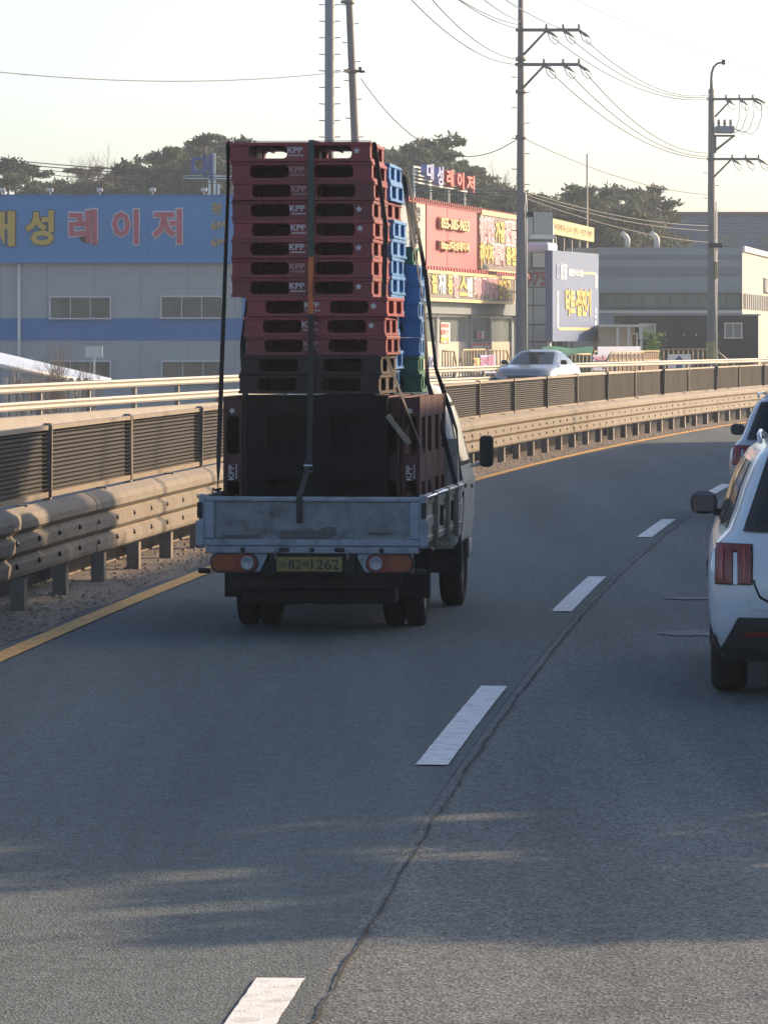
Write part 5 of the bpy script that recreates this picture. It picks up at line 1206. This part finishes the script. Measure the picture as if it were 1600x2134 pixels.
# ================================================================== hill and trees
def hillz(X, Y):
    def ss(a, b_, x): t = max(0, min(1, (x-a)/(b_-a))); return t*t*(3-2*t)
    Hh = 8.2-3.4*ss(6, 14, X)-3.0*ss(14, 24, X)
    return -1.6+(Hh+1.6)*ss(238, 285, Y)+.25*math.sin(X*.4)*math.cos(Y*.3)
b = MB(); rows = []
for j in range(40):
    Y = 232+j*8; rows.append([(X, Y, hillz(X, Y)) for X in [-120+i*5 for i in range(49)]])
b.grid(rows); struct(b.obj('hill', 'hill'))
def leafmat(name, c1, c2):
    m = bpy.data.materials.new(name); m.use_nodes = True; N = m.node_tree.nodes; L = m.node_tree.links; b_ = N['Principled BSDF']
    b_.inputs['Roughness'].default_value = .75; b_.inputs['Specular IOR Level'].default_value = .2
    g_ = N.new('ShaderNodeNewGeometry'); mx = N.new('ShaderNodeMix'); mx.data_type = 'RGBA'; mx.inputs[6].default_value = (*c1, 1); mx.inputs[7].default_value = (*c2, 1)
    L.new(g_.outputs['Random Per Island'], mx.inputs[0])
    oi = N.new('ShaderNodeObjectInfo'); r = N.new('ShaderNodeMapRange'); L.new(oi.outputs['Random'], r.inputs[0]); r.inputs[3].default_value = .75; r.inputs[4].default_value = 1.25
    hs = N.new('ShaderNodeHueSaturation'); L.new(mx.outputs[2], hs.inputs['Color']); L.new(r.outputs[0], hs.inputs['Value']); L.new(hs.outputs[0], b_.inputs['Base Color'])
    tr_ = N.new('ShaderNodeBsdfTranslucent'); L.new(hs.outputs[0], tr_.inputs[0]); ms = N.new('ShaderNodeMixShader'); ms.inputs[0].default_value = .25
    L.new(b_.outputs[0], ms.inputs[1]); L.new(tr_.outputs[0], ms.inputs[2]); L.new(ms.outputs[0], N['Material Output'].inputs[0]); MATS[name] = m
leafmat('pine', (0.05, 0.068, 0.046), (0.11, 0.125, 0.085))
leafmat('leaf_fresh', (0.06, 0.16, 0.03), (0.14, 0.26, 0.06))
mat('bark', (0.10, 0.075, 0.055), 0.9, var=0.3, vscale=4)
mat('twig', (0.13, 0.105, 0.085), 0.9, var=0.2, vscale=4)
def pine_meshes(seed, h, wide, dens=1.0):
    r = random.Random(seed); tk = MB(); cr = MB()
    bend = [Vector((0, 0, 0))]
    for k in range(1, 9): bend.append(Vector((bend[-1].x+r.uniform(-.18, .18), bend[-1].y+r.uniform(-.18, .18), h*k/8)))
    tk.tube(bend, [.17*(1-.85*k/8)+.02 for k in range(9)], 7)
    def clump(c, rx, rz, n):
        for _ in range(int(n*dens)):
            while True:
                q = Vector((r.uniform(-1, 1), r.uniform(-1, 1), r.uniform(-1, 1)))
                if q.length < 1: break
            q *= (.55+.45*r.random())/max(q.length, .3)*q.length**.4 if q.length > .05 else 1
            p = c+Vector((q.x*rx, q.y*rx, q.z*rz-.12*rx*(q.x*q.x+q.y*q.y)))
            s_ = r.uniform(.07, .19); a = Vector((r.gauss(0, 1), r.gauss(0, 1), r.gauss(.4, .7))).normalized(); bb = a.cross(Vector((r.gauss(0, 1), r.gauss(0, 1), r.gauss(0, 1)))).normalized()
            cr.add([p-bb*s_*.45, p+bb*s_*.45, p+a*s_*1.5+bb*s_*.15, p+a*s_*1.5-bb*s_*.25], [(0, 1, 2, 3)])
    nl = r.randint(11, 15)
    for i in range(nl):
        t = .36+.62*i/(nl-1); z = t*h; k = min(7, int(t*8)); base = bend[k].lerp(bend[k+1] if k < 8 else bend[8], t*8-k)
        L_ = wide*(1.0-.70*((t-.42)/.58)**1.7 if t > .42 else .8)*r.uniform(.55, 1.1); az = i*2.4+r.uniform(-.5, .5)
        tip = base+Vector((math.cos(az)*L_, math.sin(az)*L_, r.uniform(-.05, .35)*L_)); mid = base.lerp(tip, .55)+Vector((0, 0, -.08*L_))
        tk.tube([base, mid, tip], [.06, .04, .02], 5)
        for (q, sc) in ((tip, 1.0), (mid, .8), (tip+Vector((r.uniform(-.5, .5), r.uniform(-.5, .5), r.uniform(-.1, .3))), .75)):
            clump(q+Vector((0, 0, .12)), wide*.31*sc*r.uniform(.6, 1.25), wide*.12*sc*r.uniform(.7, 1.3), 105*sc)
    clump(bend[8]+Vector((0, 0, -.1)), wide*.32, wide*.16, 110)
    return tk.mesh('trunk', 'bark'), cr.mesh('crown', 'pine')
PV_ = [pine_meshes(s, h, w) for s, h, w in ((1, 7.5, 2.5), (2, 6.6, 2.2), (3, 8.2, 2.2), (4, 6.0, 2.7), (5, 7.0, 1.9), (6, 7.2, 2.9))]
HV = [7.5, 6.6, 8.2, 6.0, 7.0, 7.2]
def bare_meshes(seed, h, spread=.5, levels=4, n0=9):
    r = random.Random(seed); b = MB(); tips = []
    def br(p, d, L_, rad, lv):
        pts = [p]; q = p.copy(); dd_ = d.copy()
        for k in range(4):
            dd_ = (dd_+Vector((r.gauss(0, .12), r.gauss(0, .12), r.gauss(.06, .08)))).normalized(); q = q+dd_*L_/4; pts.append(q.copy())
        b.tube(pts, [rad*(1-.18*k) for k in range(5)], 5 if lv < 2 else 3, False)
        if lv >= levels: return
        for k in range(n0 if lv == 0 else (5 if lv == 1 else 4)):
            t = r.uniform(.35, 1.0); i = min(3, int(t*4)); pp_ = pts[i].lerp(pts[i+1], t*4-i)
            a = r.uniform(0, 6.28); side_ = Vector((math.cos(a), math.sin(a), r.uniform(.1, .6))).normalized(); nd = (dd_*(1-spread)+side_*spread).normalized()
            br(pp_, nd, L_*r.uniform(.42, .68), rad*.45, lv+1)
    br(Vector((0, 0, 0)), Vector((0, 0, 1)), h*.55, h*.016, 0)
    return b.mesh('branches', 'twig')
BV = [bare_meshes(31, 7.5, .42), bare_meshes(32, 6.5, .5), bare_meshes(33, 7.0, .38)]
# pines: (pixel column, crown top row, depth)
PIN = [(8, 343, 270), (45, 336, 268), (78, 348, 274), (115, 384, 270), (140, 386, 266), (165, 352, 272), (205, 348, 276), (238, 372, 268), (262, 366, 272), (292, 350, 272), (312, 322, 276), (340, 312, 270), (372, 312, 274), (400, 296, 278), (432, 281, 272), (462, 288, 278), (500, 300, 272),
       (25, 372, 262), (95, 390, 260), (185, 384, 260), (225, 384, 262), (285, 372, 260), (330, 350, 262), (365, 346, 260), (410, 330, 262), (445, 336, 260), (480, 340, 262),
       (790, 312, 270), (812, 318, 274), (838, 306, 276), (862, 312, 270), (890, 291, 274), (915, 302, 278), (940, 318, 272), (962, 344, 274), (985, 356, 270), (1008, 372, 274), (1035, 384, 272), (1062, 396, 270), (1092, 400, 274), (1112, 404, 272),
       (800, 350, 262), (845, 352, 260), (885, 345, 262), (925, 350, 260), (965, 380, 262), (1010, 400, 262), (1050, 412, 262), (1085, 420, 262), (1125, 418, 270), (1150, 430, 272), (1170, 424, 268),
       (1186, 412, 276), (1206, 392, 280), (1226, 396, 276), (1246, 420, 278), (1262, 404, 282), (1282, 398, 280), (1302, 394, 284), (1322, 410, 280), (1342, 406, 284), (1362, 400, 286), (1384, 424, 284),
       (1196, 440, 268), (1222, 436, 268), (1250, 440, 268), (1278, 432, 270), (1306, 436, 270), (1334, 440, 272)]
def nth(k): return ['first', 'second', 'third', 'fourth', 'fifth', 'sixth', 'seventh', 'eighth', 'ninth', 'tenth', 'eleventh', 'twelfth', 'thirteenth', 'fourteenth', 'fifteenth', 'sixteenth', 'seventeenth', 'eighteenth', 'nineteenth', 'twentieth', 'twenty-first', 'twenty-second', 'twenty-third', 'twenty-fourth', 'twenty-fifth', 'twenty-sixth', 'twenty-seventh'][k]
def wherex(px): return 'above the blue factory' if px < 520 else ('above the red sign wall' if px < 1100 else 'above the grey buildings at the right')
cnt = {}
for k, (px, py, d) in enumerate(PIN):
    v = (k*5+k//3) % 6; p = W(px, py, d); z0 = hillz(p.x, d); h = max(3.0, p.z-z0); sc = h/HV[v]*.985; sw = min(1.35, max(.85, sc))*random.uniform(.9, 1.12)
    w_, g_ = wherex(px), sum(1 for q in PIN if wherex(q[0]) == wherex(px) and q[0] < px)
    o = thing('pine_tree', f'pine on the hill {w_}, {nth(g_)} from the left', 'tree', T((p.x, d, z0)) @ RZ(k*1.7) @ Matrix.Diagonal((sw, sw, sc, 1)), 'pines '+w_)
    link('trunk', PV_[v][0], o); link('crown', PV_[v][1], o)
for k, (px, py, d, v) in enumerate(((188, 298, 266, 0), (140, 340, 268, 1), (212, 312, 270, 2), (238, 330, 268, 1), (995, 345, 268, 2), (1025, 352, 270, 0), (1322, 378, 272, 1), (960, 330, 268, 1))):
    p = W(px, py, d); z0 = hillz(p.x, d); h = p.z-z0; sc = h/(7.5, 6.5, 7.0)[v]*1.0
    o = thing('bare_tree', ('tallest leafless tree rising above the blue factory roof', 'small leafless tree above the second fascia floodlight', 'leafless tree right beside the tallest one above the factory', 'faint leafless tree at the right of the leafless group', 'leafless tree right of the rooftop letters', 'leafless tree between the rooftop letters and the tall pole', 'leafless tree among the pines right of the thin mast', 'leafless tree behind the last rooftop letter')[k], 'tree', T((p.x, d, z0)) @ RZ(k*2.1) @ Matrix.Diagonal((sc*.8, sc*.8, sc, 1)), 'leafless trees on the hill')
    link('branches', BV[v], o)
# dry shrubs before the canopy roof
for k, px in enumerate((38, 62, 78, 96, 118, 142, 165)):
    p = W(px, 0, 140); sc = .42+.05*(k % 3); o = link('dry_shrub', BV[k % 3], None, T((p.x, 140+k*.6, -1.5)) @ RZ(k) @ Matrix.Diagonal((sc*.7, sc*.7, sc, 1))); tag(o, f'leafless shrub behind the cream rails, {ords[k] if k else "first"} from the left', 'shrub', 'dry shrubs behind the rails')
# potted plant by the black building
pp = W(1358, 0, 214); pt_ = thing('potted_plant', 'fresh green bushy plant in a white pot before the black building', 'plant', T((pp.x, 214, .3)))
c = MB(); c.ext([(-.24, 0), (.24, 0), (.24, .8), (-.24, .8)], -.24, .24); c.obj('pot', 'white_frame', pt_)
c = MB(); r = random.Random(8)
for i in range(520):
    a = r.uniform(0, 6.28); rr = abs(r.gauss(0, .28)); z = r.uniform(.8, 2.1); p = Vector((math.cos(a)*rr*(1.2-.3*abs(z-1.5)), math.sin(a)*rr, z)); s_ = r.uniform(.06, .14); u1 = Vector((r.gauss(0, 1), r.gauss(0, 1), r.gauss(.6, .6))).normalized(); u2 = u1.cross(Vector((r.gauss(0, 1), r.gauss(0, 1), 1))).normalized()
    c.add([p-u2*s_*.4, p+u2*s_*.4, p+u1*s_*2], [(0, 1, 2)])
c.obj('foliage', 'leaf_fresh', pt_)
# ================================================================== right-hand roadside outside the frame (casts the shade seen on the road)
lampm = MB(); lampm.tube([(0, 0, 0), (0, 0, 8.2), (-.3, 0, 8.7), (-1.6, 0, 8.9)], [.09, .07, .05, .04], 10); lampm = lampm.mesh('shaft', 'pole_steel')
for k, (x, y) in enumerate(((11.6, 51.5), (12.0, 55.0), (17.9, 97.0))):
    o = thing('street_lamp', f'slim grey street lamp behind the noise barrier, {("nearest", "second", "farthest")[k]} of three', 'lamp', T((x, y, -1.2)), 'lamps behind the noise barrier'); link('shaft', lampm, o)
    c = MB(); c.cbox(-2.0, -1.5, -.12, .12, 8.85, 8.98, .04); c.obj('lamp_head', 'dark_metal', o)
for k, (x, y, v, sc) in enumerate(((7.3, 21.6, 3, .75), (8.0, 23.9, 5, .8), (9.6, 25.6, 0, .8), (11.0, 22.9, 2, .75), (9.3, 44.2, 4, 1.28), (9.9, 46.0, 4, 1.28))):  # last two pines added only to shade the near-left guardrail
    o = thing('unseen_pine', f'unseen bushy pine on the right verge along the noise barrier, {nth(k)} going away', 'tree', T((x, y, -1.3)) @ RZ(k*2) @ Matrix.Scale(sc, 4), 'pines on the right verge'); link('trunk', PV_[v][0], o); link('crown', PV_[v][1], o)
NB = [bare_meshes(41, 8.0, .5, 3, 8), bare_meshes(42, 7.0, .55, 3, 7)]
for k, (x, y, s_) in enumerate(((11.2, 20.4, .9),)):
    o = thing('roadside_tree', f'leafless roadside tree on the right verge, {ords[k] if k else "first"} counted', 'tree', T((x, y, -1.4)) @ RZ(k*1.3) @ Matrix.Scale(s_, 4), 'leafless trees on the right verge'); link('branches', NB[k % 2], o)
# ================================================================== haze
hz = MB(); hz.box(-130, 130, -60, 560, -2.6, 26); 
hm = bpy.data.materials.new('haze'); hm.use_nodes = True; N = hm.node_tree.nodes; N.clear()
vo = N.new('ShaderNodeVolumePrincipled'); vo.inputs['Color'].default_value = (0.74, 0.87, 1.0, 1); vo.inputs['Density'].default_value = HAZE; vo.inputs['Anisotropy'].default_value = 0.35
mo = N.new('ShaderNodeOutputMaterial'); hm.node_tree.links.new(vo.outputs[0], mo.inputs['Volume']); MATS['haze'] = hm
if HAZE > 0: stuff(hz.obj('haze', 'haze'))
